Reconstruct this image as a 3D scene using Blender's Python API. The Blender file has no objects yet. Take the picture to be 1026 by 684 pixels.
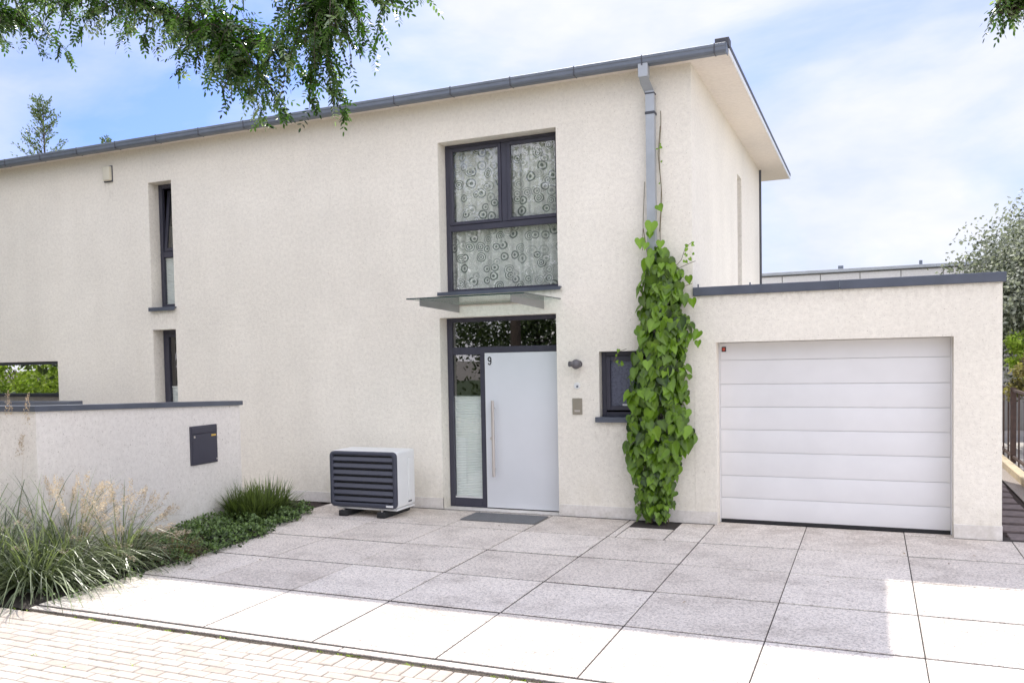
import bpy, bmesh, math, random
from mathutils import Vector, Matrix, noise
random.seed(11)
R = random.random
def U(a, b): return a + (b - a) * random.random()
scn = bpy.context.scene
COL = scn.collection
PI = math.pi

# ------------------------------------------------------------------ materials
def newmat(name):
    m = bpy.data.materials.new(name); m.use_nodes = True
    nt = m.node_tree; nt.nodes.clear()
    out = nt.nodes.new('ShaderNodeOutputMaterial')
    return m, nt, out
def N(nt, typ, **kw):
    n = nt.nodes.new(typ)
    for k, v in kw.items():
        if k.startswith('_'): setattr(n, k[1:], v)
        else:
            key = int(k[1:]) if k[0] == 'i' and k[1:].isdigit() else k.replace('_', ' ')
            n.inputs[key].default_value = v
    return n
def L(nt, a, b): nt.links.new(a, b)
def ramp(nt, fac, stops):
    r = nt.nodes.new('ShaderNodeValToRGB')
    el = r.color_ramp.elements
    while len(el) < len(stops): el.new(0.5)
    for e, (p, c) in zip(el, stops):
        e.position = p; e.color = (c[0], c[1], c[2], 1) if not isinstance(c, (int, float)) else (c, c, c, 1)
    L(nt, fac, r.inputs[0]); return r
def mixc(nt, f, a, b, mode='MIX'):
    m = nt.nodes.new('ShaderNodeMix'); m.data_type = 'RGBA'; m.blend_type = mode
    for sock, v in ((m.inputs[0], f), (m.inputs[6], a), (m.inputs[7], b)):
        if hasattr(v, 'is_linked') or hasattr(v, 'links'): L(nt, v, sock)
        else: sock.default_value = v if isinstance(v, (int, float)) else (*v, 1)
    return m.outputs[2]
def pbr(name, col, rough=.5, metal=0., spec=.5, bump=None, vary=.0, scale=8., coat=0.):
    m, nt, out = newmat(name)
    b = N(nt, 'ShaderNodeBsdfPrincipled', Roughness=rough, Metallic=metal)
    b.inputs['Specular IOR Level'].default_value = spec
    b.inputs['Coat Weight'].default_value = coat
    b.inputs['Base Color'].default_value = (*col, 1)
    tc = N(nt, 'ShaderNodeTexCoord')
    if vary:
        n = N(nt, 'ShaderNodeTexNoise', Scale=scale, Detail=6.0, Roughness=.6); L(nt, tc.outputs['Object'], n.inputs['Vector'])
        lo = tuple(c * (1 - vary) for c in col); hi = tuple(min(1, c * (1 + vary)) for c in col)
        r = ramp(nt, n.outputs[0], [(.3, lo), (.7, hi)]); L(nt, r.outputs[0], b.inputs['Base Color'])
        rr = ramp(nt, n.outputs[0], [(.3, rough * .85), (.7, min(1, rough * 1.15))]); L(nt, rr.outputs[0], b.inputs['Roughness'])
    if bump:
        n2 = N(nt, 'ShaderNodeTexNoise', Scale=bump[0], Detail=4.0); L(nt, tc.outputs['Object'], n2.inputs['Vector'])
        bp = N(nt, 'ShaderNodeBump', Strength=bump[1], Distance=bump[2]); L(nt, n2.outputs[0], bp.inputs['Height']); L(nt, bp.outputs[0], b.inputs['Normal'])
    L(nt, b.outputs[0], out.inputs[0]); return m

def stucco(name, base, grain=1.0, smooth=False):
    m, nt, out = newmat(name)
    b = N(nt, 'ShaderNodeBsdfPrincipled', Roughness=.93); b.inputs['Specular IOR Level'].default_value = .15
    g = N(nt, 'ShaderNodeNewGeometry'); P = g.outputs['Position']
    big = N(nt, 'ShaderNodeTexNoise', Scale=.55, Detail=7.0, Roughness=.65); L(nt, P, big.inputs['Vector'])
    mid = N(nt, 'ShaderNodeTexNoise', Scale=22., Detail=5.0, Roughness=.7); L(nt, P, mid.inputs['Vector'])
    fine = N(nt, 'ShaderNodeTexNoise', Scale=75., Detail=3.0, Roughness=.7); L(nt, P, fine.inputs['Vector'])
    c0 = tuple(x * .90 for x in base); c1 = tuple(min(1, x * 1.04) for x in base)
    col = ramp(nt, big.outputs[0], [(.3, c0), (.7, c1)]).outputs[0]
    col = mixc(nt, 1., col, ramp(nt, mid.outputs[0], [(.3, (.90, .895, .89)), (.62, (1.03, 1.03, 1.03))]).outputs[0], 'MULTIPLY')
    # sparse dark pits of the rough plaster
    v = N(nt, 'ShaderNodeTexNoise', Scale=58., Detail=2.5, Roughness=.6); L(nt, P, v.inputs['Vector'])
    pits = ramp(nt, v.outputs[0], [(.29, (.60, .57, .54)), (.38, (1, 1, 1))]).outputs[0]
    if not smooth: col = mixc(nt, .85, col, pits, 'MULTIPLY')
    # vertical dirt streaks under copings and sills
    sx = N(nt, 'ShaderNodeSeparateXYZ'); L(nt, P, sx.inputs[0])
    cx = N(nt, 'ShaderNodeCombineXYZ')
    mz = N(nt, 'ShaderNodeMath', _operation='MULTIPLY', i1=.12); L(nt, sx.outputs[2], mz.inputs[0])
    L(nt, sx.outputs[0], cx.inputs[0]); L(nt, sx.outputs[1], cx.inputs[1]); L(nt, mz.outputs[0], cx.inputs[2])
    st = N(nt, 'ShaderNodeTexNoise', Scale=2.3, Detail=6.0, Roughness=.7); L(nt, cx.outputs[0], st.inputs['Vector'])
    col = mixc(nt, 1., col, ramp(nt, st.outputs[0], [(.25, (.965, .96, .955)), (.55, (1, 1, 1))]).outputs[0], 'MULTIPLY')
    # splash dirt near the ground
    low = N(nt, 'ShaderNodeMapRange'); low.inputs[1].default_value = 0.; low.inputs[2].default_value = .55; low.inputs[3].default_value = 1; low.inputs[4].default_value = 0
    L(nt, sx.outputs[2], low.inputs[0])
    ds = N(nt, 'ShaderNodeTexNoise', Scale=4.5, Detail=8.0, Roughness=.75); L(nt, P, ds.inputs['Vector'])
    dm = ramp(nt, ds.outputs[0], [(.45, 0.), (.75, 1.)]).outputs[0]
    mm = N(nt, 'ShaderNodeMath', _operation='MULTIPLY'); L(nt, low.outputs[0], mm.inputs[0]); L(nt, dm, mm.inputs[1])
    col = mixc(nt, mm.outputs[0], col, (base[0] * .68, base[1] * .66, base[2] * .6))
    if not smooth and name == 'rough_lime_plaster':
        c2 = N(nt, 'ShaderNodeCombineXYZ'); mz2 = N(nt, 'ShaderNodeMath', _operation='MULTIPLY', i1=.5); L(nt, sx.outputs[2], mz2.inputs[0])
        L(nt, sx.outputs[0], c2.inputs[0]); L(nt, mz2.outputs[0], c2.inputs[2])
        sn = N(nt, 'ShaderNodeTexNoise', Scale=17., Detail=3.0, Roughness=.6); L(nt, c2.outputs[0], sn.inputs['Vector'])
        sr = ramp(nt, sn.outputs[0], [(.45, 0.), (.62, 1.)]).outputs[0]
        for (xa, xb, zt_, ln_) in ((-8.19, -7.64, 2.80, .32), (-1.19, -.35, 1.17, .6), (-3.26, -1.57, 2.80, .28), (-1.44, -1.35, 1.85, .25), (-9.03, -8.85, 4.86, .4), (-.36, 3.1, 2.64, .16)):
            g1 = N(nt, 'ShaderNodeMath', _operation='GREATER_THAN', i1=xa); L(nt, sx.outputs[0], g1.inputs[0])
            g2 = N(nt, 'ShaderNodeMath', _operation='LESS_THAN', i1=xb); L(nt, sx.outputs[0], g2.inputs[0])
            g3 = N(nt, 'ShaderNodeMapRange', i1=zt_ - ln_, i2=zt_, i3=0., i4=.34); L(nt, sx.outputs[2], g3.inputs[0])
            g4 = N(nt, 'ShaderNodeMath', _operation='LESS_THAN', i1=zt_ + .01); L(nt, sx.outputs[2], g4.inputs[0])
            cur = sr
            for gg_ in (g1, g2, g3, g4):
                m3 = N(nt, 'ShaderNodeMath', _operation='MULTIPLY'); L(nt, cur, m3.inputs[0]); L(nt, gg_.outputs[0], m3.inputs[1]); cur = m3.outputs[0]
            col = mixc(nt, cur, col, (base[0] * .55, base[1] * .52, base[2] * .48))
    hi = N(nt, 'ShaderNodeMapRange', i1=4.3, i2=5.3, i3=0., i4=.42); L(nt, sx.outputs[2], hi.inputs[0])  # eave shade painted over the upper wall, mixed with blotchy weather dirt
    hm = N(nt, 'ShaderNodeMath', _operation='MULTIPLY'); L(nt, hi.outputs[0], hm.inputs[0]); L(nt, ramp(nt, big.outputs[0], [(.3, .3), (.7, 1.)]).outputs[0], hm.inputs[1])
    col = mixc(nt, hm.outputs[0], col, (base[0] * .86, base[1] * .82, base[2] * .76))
    L(nt, col, b.inputs['Base Color'])
    add = N(nt, 'ShaderNodeMath', _operation='ADD'); L(nt, fine.outputs[0], add.inputs[0]); L(nt, mid.outputs[0], add.inputs[1])
    bp = N(nt, 'ShaderNodeBump', Strength=.12 if smooth else .55 * grain, Distance=.004 if smooth else .008); L(nt, add.outputs[0], bp.inputs['Height'])
    L(nt, bp.outputs[0], b.inputs['Normal']); L(nt, b.outputs[0], out.inputs[0]); return m

def leafmat(name, dark, light, trans=.35, rough=.45, tcol=None, mid=None):
    m, nt, out = newmat(name)
    a = N(nt, 'ShaderNodeAttribute', _attribute_name='tint')
    col = ramp(nt, a.outputs['Fac'], [(0, dark), (1, light)] if mid is None else [(0, dark), (.6, mid), (1, light)]).outputs[0]
    b = N(nt, 'ShaderNodeBsdfPrincipled', Roughness=rough); L(nt, col, b.inputs['Base Color'])
    t = N(nt, 'ShaderNodeBsdfTranslucent')
    tc = mixc(nt, 1., col, tcol or (1.5, 1.7, .6), 'MULTIPLY'); L(nt, tc, t.inputs[0])
    mx = N(nt, 'ShaderNodeMixShader', i0=trans); L(nt, b.outputs[0], mx.inputs[1]); L(nt, t.outputs[0], mx.inputs[2])
    L(nt, mx.outputs[0], out.inputs[0]); return m

def glassmat(name, tint=(1, 1, 1), ior=1.65, rough=.0, wob=0.0):
    m, nt, out = newmat(name)
    r0 = ((ior - 1)/(ior + 1))**2
    lw = N(nt, 'ShaderNodeLayerWeight', Blend=.5)
    pw = N(nt, 'ShaderNodeMath', _operation='POWER', i1=5.); L(nt, lw.outputs['Facing'], pw.inputs[0])
    fr = N(nt, 'ShaderNodeMapRange', i3=r0, i4=1.); L(nt, pw.outputs[0], fr.inputs[0])
    t = N(nt, 'ShaderNodeBsdfTransparent'); t.inputs[0].default_value = (*tint, 1)
    g = N(nt, 'ShaderNodeBsdfGlossy', Roughness=rough)
    if wob:
        geo = N(nt, 'ShaderNodeNewGeometry')
        n2 = N(nt, 'ShaderNodeTexNoise', Scale=1.1, Detail=1.0); L(nt, geo.outputs['Position'], n2.inputs['Vector'])
        bp = N(nt, 'ShaderNodeBump', Strength=wob, Distance=.01); L(nt, n2.outputs[0], bp.inputs['Height']); L(nt, bp.outputs[0], g.inputs['Normal'])
    mx = N(nt, 'ShaderNodeMixShader'); L(nt, fr.outputs[0], mx.inputs[0]); L(nt, t.outputs[0], mx.inputs[1]); L(nt, g.outputs[0], mx.inputs[2])
    L(nt, mx.outputs[0], out.inputs[0]); return m

WALLC = (.945, .90, .80)
M = {}
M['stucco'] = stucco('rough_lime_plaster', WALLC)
M['stucco_side'] = stucco('boundary_plaster', (.91, .87, .815))
M['plinth'] = stucco('smooth_plinth_plaster', (.82, .785, .74), smooth=True)
M['soffit'] = stucco('painted_soffit', (.85, .79, .72), smooth=True)
M['anth'] = pbr('anthracite_window_paint', (.052, .052, .075), .42, bump=(300, .05, .001), vary=.08)
M['cap'] = pbr('slate_blue_coping_metal', (.11, .125, .16), .42, .3, vary=.12, scale=3)
M['zinc_l'] = pbr('light_zinc', (.43, .46, .49), .45, .4, vary=.10, scale=4)
M['zinc'] = pbr('weathered_zinc', (.17, .195, .235), .5, .4, vary=.15, scale=5)
M['zinc_d'] = pbr('dark_zinc', (.085, .09, .105), .6, .2, vary=.15)
M['steel'] = pbr('brushed_steel', (.62, .58, .55), .38, .7, bump=(400, .1, .001))
M['door'] = pbr('pale_grey_door_lacquer', (.74, .76, .79), .38, vary=.02, scale=2, bump=(60, .03, .001))
M['panel'] = pbr('white_garage_lacquer', (.80, .795, .80), .42, vary=.03, scale=2.2, bump=(90, .05, .001))
M['rubber'] = pbr('black_rubber', (.02, .02, .022), .7)
M['black'] = pbr('black_paint', (.012, .012, .014), .5)
M['white'] = pbr('white_enamel', (.80, .81, .80), .35, vary=.02)
M['ac_dark'] = pbr('anthracite_louvre', (.055, .06, .085), .38, vary=.1)
M['cream'] = pbr('cream_plastic', (.72, .68, .55), .5)
M['brass'] = pbr('brass_label', (.75, .50, .12), .35, .4)
M['taupe'] = pbr('bronzed_plate', (.34, .31, .25), .42, .35, vary=.08)
M['red'] = pbr('red_sticker', (.55, .08, .05), .5)
M['grey_lamp'] = pbr('grey_lamp_metal', (.16, .15, .16), .45, .3)
M['bark'] = pbr('grey_brown_bark', (.09, .07, .055), .9, bump=(40, .8, .02), vary=.35, scale=12)
M['wood'] = pbr('weathered_fence_wood', (.085, .055, .045), .8, vary=.35, scale=14)
M['soil'] = pbr('dark_soil', (.045, .03, .024), .95, bump=(45, .9, .03), vary=.4, scale=18)
M['interior'] = pbr('interior_wall', (.42, .40, .37), .9)
M['glass'] = glassmat('window_glass', (.98, 1., .985), 2.1, wob=.06)
M['glass_dim'] = glassmat('tinted_window_glass', (.42, .46, .45), 2.7, wob=.08)
M['mirror'] = glassmat('reflective_window_glass', (.3, .33, .33), 8.0, wob=.08)
M['canopy_glass'] = glassmat('canopy_glass', (.80, .90, .87), 1.5)
M['edge'] = pbr('dark_green_glass_edge', (.03, .06, .06), .2)
M['grass_leaf'] = leafmat('long_grass_blade', (.02, .038, .014), (.46, .52, .33), .25, .32)
M['plume'] = leafmat('dry_seed_plume', (.36, .27, .17), (.92, .84, .70), .4, .8, (1.1, 1., .85))
M['dry'] = leafmat('dry_brown_stems', (.14, .08, .04), (.42, .30, .17), .3, .8, (1.1, 1., .8))
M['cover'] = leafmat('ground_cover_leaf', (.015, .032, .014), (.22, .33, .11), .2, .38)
M['sedge'] = leafmat('tussock_blade', (.018, .032, .010), (.22, .29, .09), .25, .4)
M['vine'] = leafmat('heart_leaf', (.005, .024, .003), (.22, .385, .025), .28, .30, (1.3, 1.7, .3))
M['locust'] = leafmat('locust_leaflet', (.010, .026, .008), (.38, .42, .34), .38, .26, (1.5, 2.0, .5), (.075, .15, .025))  # palest stop paints glare into the leaflet colour
M['tree_a'] = leafmat('tree_leaf_green', (.02, .04, .012), (.20, .26, .12), .35, .4)
M['tree_grey'] = leafmat('tree_leaf_silver', (.05, .065, .035), (.50, .52, .44), .3, .5, (1.1, 1.2, .8))
M['bush_y'] = leafmat('bush_leaf_lime', (.12, .18, .02), (.62, .76, .18), .4, .5)
M['bush_r'] = leafmat('bush_leaf_russet', (.08, .07, .03), (.42, .36, .16), .35, .5)
M['stem'] = pbr('green_brown_stem', (.16, .13, .07), .8)
M['frost'] = pbr('satin_bracket_metal', (.34, .32, .32), .35, .4, vary=.1)

# concrete slabs: exposed aggregate, tint per slab
def slabmat():
    m, nt, out = newmat('washed_concrete_slab')
    b = N(nt, 'ShaderNodeBsdfPrincipled', Roughness=.88); b.inputs['Specular IOR Level'].default_value = .25
    g = N(nt, 'ShaderNodeNewGeometry'); P = g.outputs['Position']
    a = N(nt, 'ShaderNodeAttribute', _attribute_name='tint')
    base = ramp(nt, a.outputs['Fac'], [(0, (.77, .70, .625)), (1, (.90, .83, .75))]).outputs[0]
    big = N(nt, 'ShaderNodeTexNoise', Scale=1.9, Detail=9.0, Roughness=.72); L(nt, P, big.inputs['Vector'])
    col = mixc(nt, 1., base, ramp(nt, big.outputs[0], [(.30, (.72, .70, .69)), (.5, (.98, .98, .98)), (.72, (1.06, 1.06, 1.06))]).outputs[0], 'MULTIPLY')
    v = N(nt, 'ShaderNodeTexVoronoi', Scale=95.); L(nt, P, v.inputs['Vector'])
    sp = N(nt, 'ShaderNodeSeparateColor'); L(nt, v.outputs['Color'], sp.inputs[0])
    agg = ramp(nt, sp.outputs[0], [(0, (.55, .52, .5)), (.25, (.93, .93, .93)), (.8, (1.04, 1.04, 1.04)), (1, (1.22, 1.2, 1.17))]).outputs[0]
    col = mixc(nt, .8, col, agg, 'MULTIPLY')
    f = N(nt, 'ShaderNodeTexNoise', Scale=34., Detail=4.0, Roughness=.8); L(nt, P, f.inputs['Vector'])
    col = mixc(nt, 1., col, ramp(nt, f.outputs[0], [(.36, (.62, .60, .59)), (.5, (1, 1, 1))]).outputs[0], 'MULTIPLY')
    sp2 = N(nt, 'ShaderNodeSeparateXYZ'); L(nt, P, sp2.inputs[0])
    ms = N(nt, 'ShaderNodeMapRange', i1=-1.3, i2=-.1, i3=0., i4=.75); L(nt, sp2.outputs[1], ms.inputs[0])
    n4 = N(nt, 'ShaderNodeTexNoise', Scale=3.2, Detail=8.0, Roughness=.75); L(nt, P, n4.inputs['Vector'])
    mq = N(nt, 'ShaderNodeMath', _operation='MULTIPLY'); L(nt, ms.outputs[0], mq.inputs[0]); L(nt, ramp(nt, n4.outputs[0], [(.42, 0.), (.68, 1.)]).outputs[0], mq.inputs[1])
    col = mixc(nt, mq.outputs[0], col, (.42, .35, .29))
    n5 = N(nt, 'ShaderNodeTexNoise', Scale=11., Detail=9.0, Roughness=.8); L(nt, P, n5.inputs['Vector'])
    col = mixc(nt, ramp(nt, n5.outputs[0], [(.60, 0.), (.72, .55)]).outputs[0], col, (.36, .33, .31))
    L(nt, col, b.inputs['Base Color'])
    bp = N(nt, 'ShaderNodeBump', Strength=.5, Distance=.004); L(nt, v.outputs['Distance'], bp.inputs['Height']); L(nt, bp.outputs[0], b.inputs['Normal'])
    L(nt, b.outputs[0], out.inputs[0]); return m
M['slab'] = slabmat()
def pavermat():
    m, nt, out = newmat('beige_street_paver')
    b = N(nt, 'ShaderNodeBsdfPrincipled', Roughness=.9); b.inputs['Specular IOR Level'].default_value = .2
    g = N(nt, 'ShaderNodeNewGeometry'); P = g.outputs['Position']
    a = N(nt, 'ShaderNodeAttribute', _attribute_name='tint')
    base = ramp(nt, a.outputs['Fac'], [(0, (.56, .49, .42)), (.5, (.65, .585, .51)), (1, (.73, .68, .61))]).outputs[0]
    n = N(nt, 'ShaderNodeTexNoise', Scale=14., Detail=7.0, Roughness=.75); L(nt, P, n.inputs['Vector'])
    col = mixc(nt, 1., base, ramp(nt, n.outputs[0], [(.3, (.82, .81, .8)), (.65, (1.05, 1.05, 1.05))]).outputs[0], 'MULTIPLY')
    L(nt, col, b.inputs['Base Color'])
    n2 = N(nt, 'ShaderNodeTexNoise', Scale=120., Detail=3.0); L(nt, P, n2.inputs['Vector'])
    bp = N(nt, 'ShaderNodeBump', Strength=.4, Distance=.004); L(nt, n2.outputs[0], bp.inputs['Height']); L(nt, bp.outputs[0], b.inputs['Normal'])
    L(nt, b.outputs[0], out.inputs[0]); return m
M['paver'] = pavermat()
M['joint'] = pbr('sandy_joint', (.20, .17, .135), .95, bump=(80, .6, .01), vary=.4, scale=9)
M['joint_d'] = pbr('dark_joint', (.04, .032, .028), .95, vary=.3, scale=9)
M['ground'] = pbr('pale_gravel_ground', (.30, .27, .23), .95, bump=(30, .8, .02), vary=.25, scale=20)
M['lawn'] = pbr('lawn_green', (.06, .09, .03), .95, bump=(30, .8, .02), vary=.35, scale=20)

def curtainmat():
    m, nt, out = newmat('printed_curtain')
    g = N(nt, 'ShaderNodeNewGeometry')
    s = N(nt, 'ShaderNodeSeparateXYZ'); L(nt, g.outputs['Position'], s.inputs[0])
    c = N(nt, 'ShaderNodeCombineXYZ'); L(nt, s.outputs[0], c.inputs[0]); L(nt, s.outputs[2], c.inputs[1])
    v = N(nt, 'ShaderNodeTexVoronoi', Scale=7.2); v.voronoi_dimensions = '2D'; L(nt, c.outputs[0], v.inputs['Vector'])
    sc = N(nt, 'ShaderNodeSeparateColor'); L(nt, v.outputs['Color'], sc.inputs[0])
    sz = N(nt, 'ShaderNodeMapRange', i3=17., i4=36.); L(nt, sc.outputs[0], sz.inputs[0])
    mu = N(nt, 'ShaderNodeMath', _operation='MULTIPLY'); L(nt, v.outputs['Distance'], mu.inputs[0]); L(nt, sz.outputs[0], mu.inputs[1])
    si = N(nt, 'ShaderNodeMath', _operation='SINE'); L(nt, mu.outputs[0], si.inputs[0])
    ring = ramp(nt, si.outputs[0], [(.0, 0.), (.35, 1.)]).outputs[0]
    fade = ramp(nt, v.outputs['Distance'], [(.0, 1.), (.44, 1.), (.50, 0.)]).outputs[0]
    mm = N(nt, 'ShaderNodeMath', _operation='MULTIPLY'); L(nt, ring, mm.inputs[0]); L(nt, fade, mm.inputs[1])
    m2 = N(nt, 'ShaderNodeMath', _operation='MULTIPLY'); L(nt, mm.outputs[0], m2.inputs[0])
    r2 = ramp(nt, sc.outputs[1], [(.2, .35), (.6, 1.)]).outputs[0]; L(nt, r2, m2.inputs[1])
    v2 = N(nt, 'ShaderNodeTexVoronoi', Scale=21.); v2.voronoi_dimensions = '2D'; L(nt, c.outputs[0], v2.inputs['Vector'])
    d2 = ramp(nt, v2.outputs['Distance'], [(.08, .35), (.14, 0.), (.30, .0), (.36, .5), (.44, 0.)]).outputs[0]
    col = mixc(nt, m2.outputs[0], (.99, 1., .94), (.27, .31, .28))
    col = mixc(nt, d2, col, (.12, .14, .13))
    b = N(nt, 'ShaderNodeBsdfDiffuse'); L(nt, col, b.inputs[0])
    t = N(nt, 'ShaderNodeBsdfTranslucent'); L(nt, col, t.inputs[0])
    mx = N(nt, 'ShaderNodeMixShader', i0=.3); L(nt, b.outputs[0], mx.inputs[1]); L(nt, t.outputs[0], mx.inputs[2])
    L(nt, mx.outputs[0], out.inputs[0]); return m
M['curtain'] = curtainmat()
M['blind'] = pbr('pale_pleated_blind', (.84, .87, .85), .8)
M['frosted'] = pbr('privacy_glass', (.11, .12, .17), .28, bump=(260, .5, .003), vary=.15, scale=30)
def matmat():
    return pbr('coir_mat_grey', (.19, .195, .20), .95, bump=(220, 1., .01), vary=.35, scale=160)
M['mat'] = matmat()
M['block'] = stucco('white_block_cladding', (.80, .79, .77), smooth=True)

# ------------------------------------------------------------------ mesh helpers
def box(bm, a, b, bev=0.0, seg=1):
    x0, y0, z0 = a; x1, y1, z1 = b
    vs = [bm.verts.new(p) for p in ((x0,y0,z0),(x1,y0,z0),(x1,y1,z0),(x0,y1,z0),(x0,y0,z1),(x1,y0,z1),(x1,y1,z1),(x0,y1,z1))]
    fs = [bm.faces.new([vs[i] for i in f]) for f in ((0,3,2,1),(4,5,6,7),(0,1,5,4),(1,2,6,5),(2,3,7,6),(3,0,4,7))]
    if bev:
        es = set(e for f in fs for e in f.edges)
        bmesh.ops.bevel(bm, geom=list(es), offset=bev, segments=seg, affect='EDGES', profile=.6)
def quad(bm, ps): bm.faces.new([bm.verts.new(p) for p in ps])
def tube(bm, pts, rad, n=8, cap=True):
    pts = [Vector(p) for p in pts]; rings = []
    rs = rad if isinstance(rad, (list, tuple)) else [rad] * len(pts)
    up = Vector((0.13, .07, 1)).normalized()
    for i, p in enumerate(pts):
        d = (pts[min(i+1, len(pts)-1)] - pts[max(i-1, 0)])
        if d.length < 1e-9: d = Vector((0, 0, 1))
        d.normalize()
        if abs(d.dot(up)) > .98: u = Vector((1, 0, 0))
        else: u = up
        s = d.cross(u).normalized(); t = s.cross(d).normalized()
        rings.append([bm.verts.new(p + (s * math.cos(2*PI*k/n) + t * math.sin(2*PI*k/n)) * rs[i]) for k in range(n)])
    for a, b in zip(rings, rings[1:]):
        for k in range(n): bm.faces.new((a[k], a[(k+1) % n], b[(k+1) % n], b[k]))
    if cap and n > 2:
        bm.faces.new(rings[0][::-1]); bm.faces.new(rings[-1])
def obj(name, bm, mat, parent=None, smooth=False, mats=None):
    bmesh.ops.recalc_face_normals(bm, faces=bm.faces) if smooth is not None else None
    me = bpy.data.meshes.new(name); bm.to_mesh(me); bm.free()
    for mm in ([mat] if mats is None else mats): me.materials.append(mm)
    if smooth:
        for p in me.polygons: p.use_smooth = True
    o = bpy.data.objects.new(name, me); COL.objects.link(o)
    if parent: o.parent = parent
    return o
def rawobj(name, V, F, T, mat, parent=None, smooth=False):
    me = bpy.data.meshes.new(name); me.from_pydata(V, [], F); me.materials.append(mat)
    if T:
        at = me.attributes.new('tint', 'FLOAT', 'POINT'); at.data.foreach_set('value', T)
    if smooth:
        for p in me.polygons: p.use_smooth = True
    o = bpy.data.objects.new(name, me); COL.objects.link(o)
    if parent: o.parent = parent
    return o
def shade_bevel(o, ang=35):
    me = o.data
    for p in me.polygons: p.use_smooth = True
    me.set_sharp_from_angle(angle=math.radians(ang))
    return o
def thing(name, label, cat, loc=(0, 0, 0), group=None):
    o = bpy.data.objects.new(name, None); COL.objects.link(o); o.location = loc
    o.empty_display_size = .1
    o['label'] = label; o['category'] = cat
    if group: o['group'] = group
    return o
def tag(o, label, cat, group=None, kind=None):
    o['label'] = label; o['category'] = cat
    if group: o['group'] = group
    if kind: o['kind'] = kind
    return o
def struct(o): o['kind'] = 'structure'; return o
def B(name, mat, parent, boxes, bev=0.0, seg=1, smooth=False, label=None, split=False):
    if split:
        return [B(name, mat, parent, [b], bev, seg) for b in boxes][0]
    bm = bmesh.new()
    for a, b in boxes: box(bm, a, b, bev, seg)
    o = obj(name, bm, mat, parent)
    if bev and seg > 1: shade_bevel(o)
    if label: o['label'] = label
    return o
# wall sheet in the plane y = yf facing -y (axis 'y') or in the plane x = xf facing +x (axis 'x'), with openings and reveals
def wall_sheet(bm, axis, c, u0, u1, z0, z1, ops, depth):
    us = sorted(set([u0, u1] + [v for o in ops for v in o[:2]])); zs = sorted(set([z0, z1] + [v for o in ops for v in o[2:4]]))
    def pt(u, d, z): return (u, c + d, z) if axis == 'y' else (c - d, u, z)
    for a, b in zip(us, us[1:]):
        for e, f in zip(zs, zs[1:]):
            mu, mz = (a + b) / 2, (e + f) / 2
            if any(o[0] < mu < o[1] and o[2] < mz < o[3] for o in ops): continue
            quad(bm, [pt(a, 0, e), pt(b, 0, e), pt(b, 0, f), pt(a, 0, f)])
    for o in ops:
        a, b, e, f = o[:4]
        a2, b2, e2, f2 = a, b, e, f
        quad(bm, [pt(a, 0, e), pt(a, depth, e), pt(a, depth, f), pt(a, 0, f)])
        quad(bm, [pt(b, depth, e), pt(b, 0, e), pt(b, 0, f), pt(b, depth, f)])
        quad(bm, [pt(a, 0, f), pt(a, depth, f), pt(b, depth, f), pt(b, 0, f)])
        if e > z0 + .01: quad(bm, [pt(a, depth, e), pt(a, 0, e), pt(b, 0, e), pt(b, depth, e)])
# picture-frame of bars around (x0,x1,z0,z1) between y0 and y1
def frame_boxes(x0, x1, z0, z1, y0, y1, w, wb=None, wt=None, wl=None, wr=None):
    wb = w if wb is None else wb; wt = w if wt is None else wt; wl = w if wl is None else wl; wr = w if wr is None else wr
    return [((x0, y0, z0), (x0 + wl, y1, z1)), ((x1 - wr, y0, z0), (x1, y1, z1)),
            ((x0 + wl, y0, z0), (x1 - wr, y1, z0 + wb)), ((x0 + wl, y0, z1 - wt), (x1 - wr, y1, z1))]
def pane(name, mat, parent, x0, x1, z0, z1, y):
    bm = bmesh.new(); quad(bm, [(x0, y, z0), (x1, y, z0), (x1, y, z1), (x0, y, z1)])
    me = bpy.data.meshes.new(name); bm.to_mesh(me); bm.free(); me.materials.append(mat)
    o = bpy.data.objects.new(name, me); COL.objects.link(o); o.parent = parent
    return o
def blind(parent, x0, x1, z0, z1, y, n=None, d=.014):
    n = n or int((z1 - z0) / .022); bm = bmesh.new(); rows = []
    for i in range(2 * n + 1):
        z = z1 - (z1 - z0) * i / (2 * n); yy = y + (d if i % 2 else 0)
        rows.append((bm.verts.new((x0, yy, z)), bm.verts.new((x1, yy, z))))
    for a, b in zip(rows, rows[1:]): bm.faces.new((a[0], b[0], b[1], a[1]))
    box(bm, (x0, y - .004, z1), (x1, y + .02, z1 + .022)); box(bm, (x0, y - .004, z0 - .02), (x1, y + .02, z0))
    return obj('blind', bm, M['blind'], parent)

# ------------------------------------------------------------------ ground and paving
def sheet(name, x0, x1, y0, y1, z, mat, nx=1, ny=1):
    bm = bmesh.new(); quad(bm, [(x0, y0, z), (x1, y0, z), (x1, y1, z), (x0, y1, z)])
    return struct(obj(name, bm, mat))
sheet('ground', -400, 400, -400, 400, -.09, M['ground'])
sheet('lawn', -60, 60, 9.5, 60, -.06, M['lawn'])
sheet('far_verge', -80, 80, -60, -15.5, -.02, M['lawn'])

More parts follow.
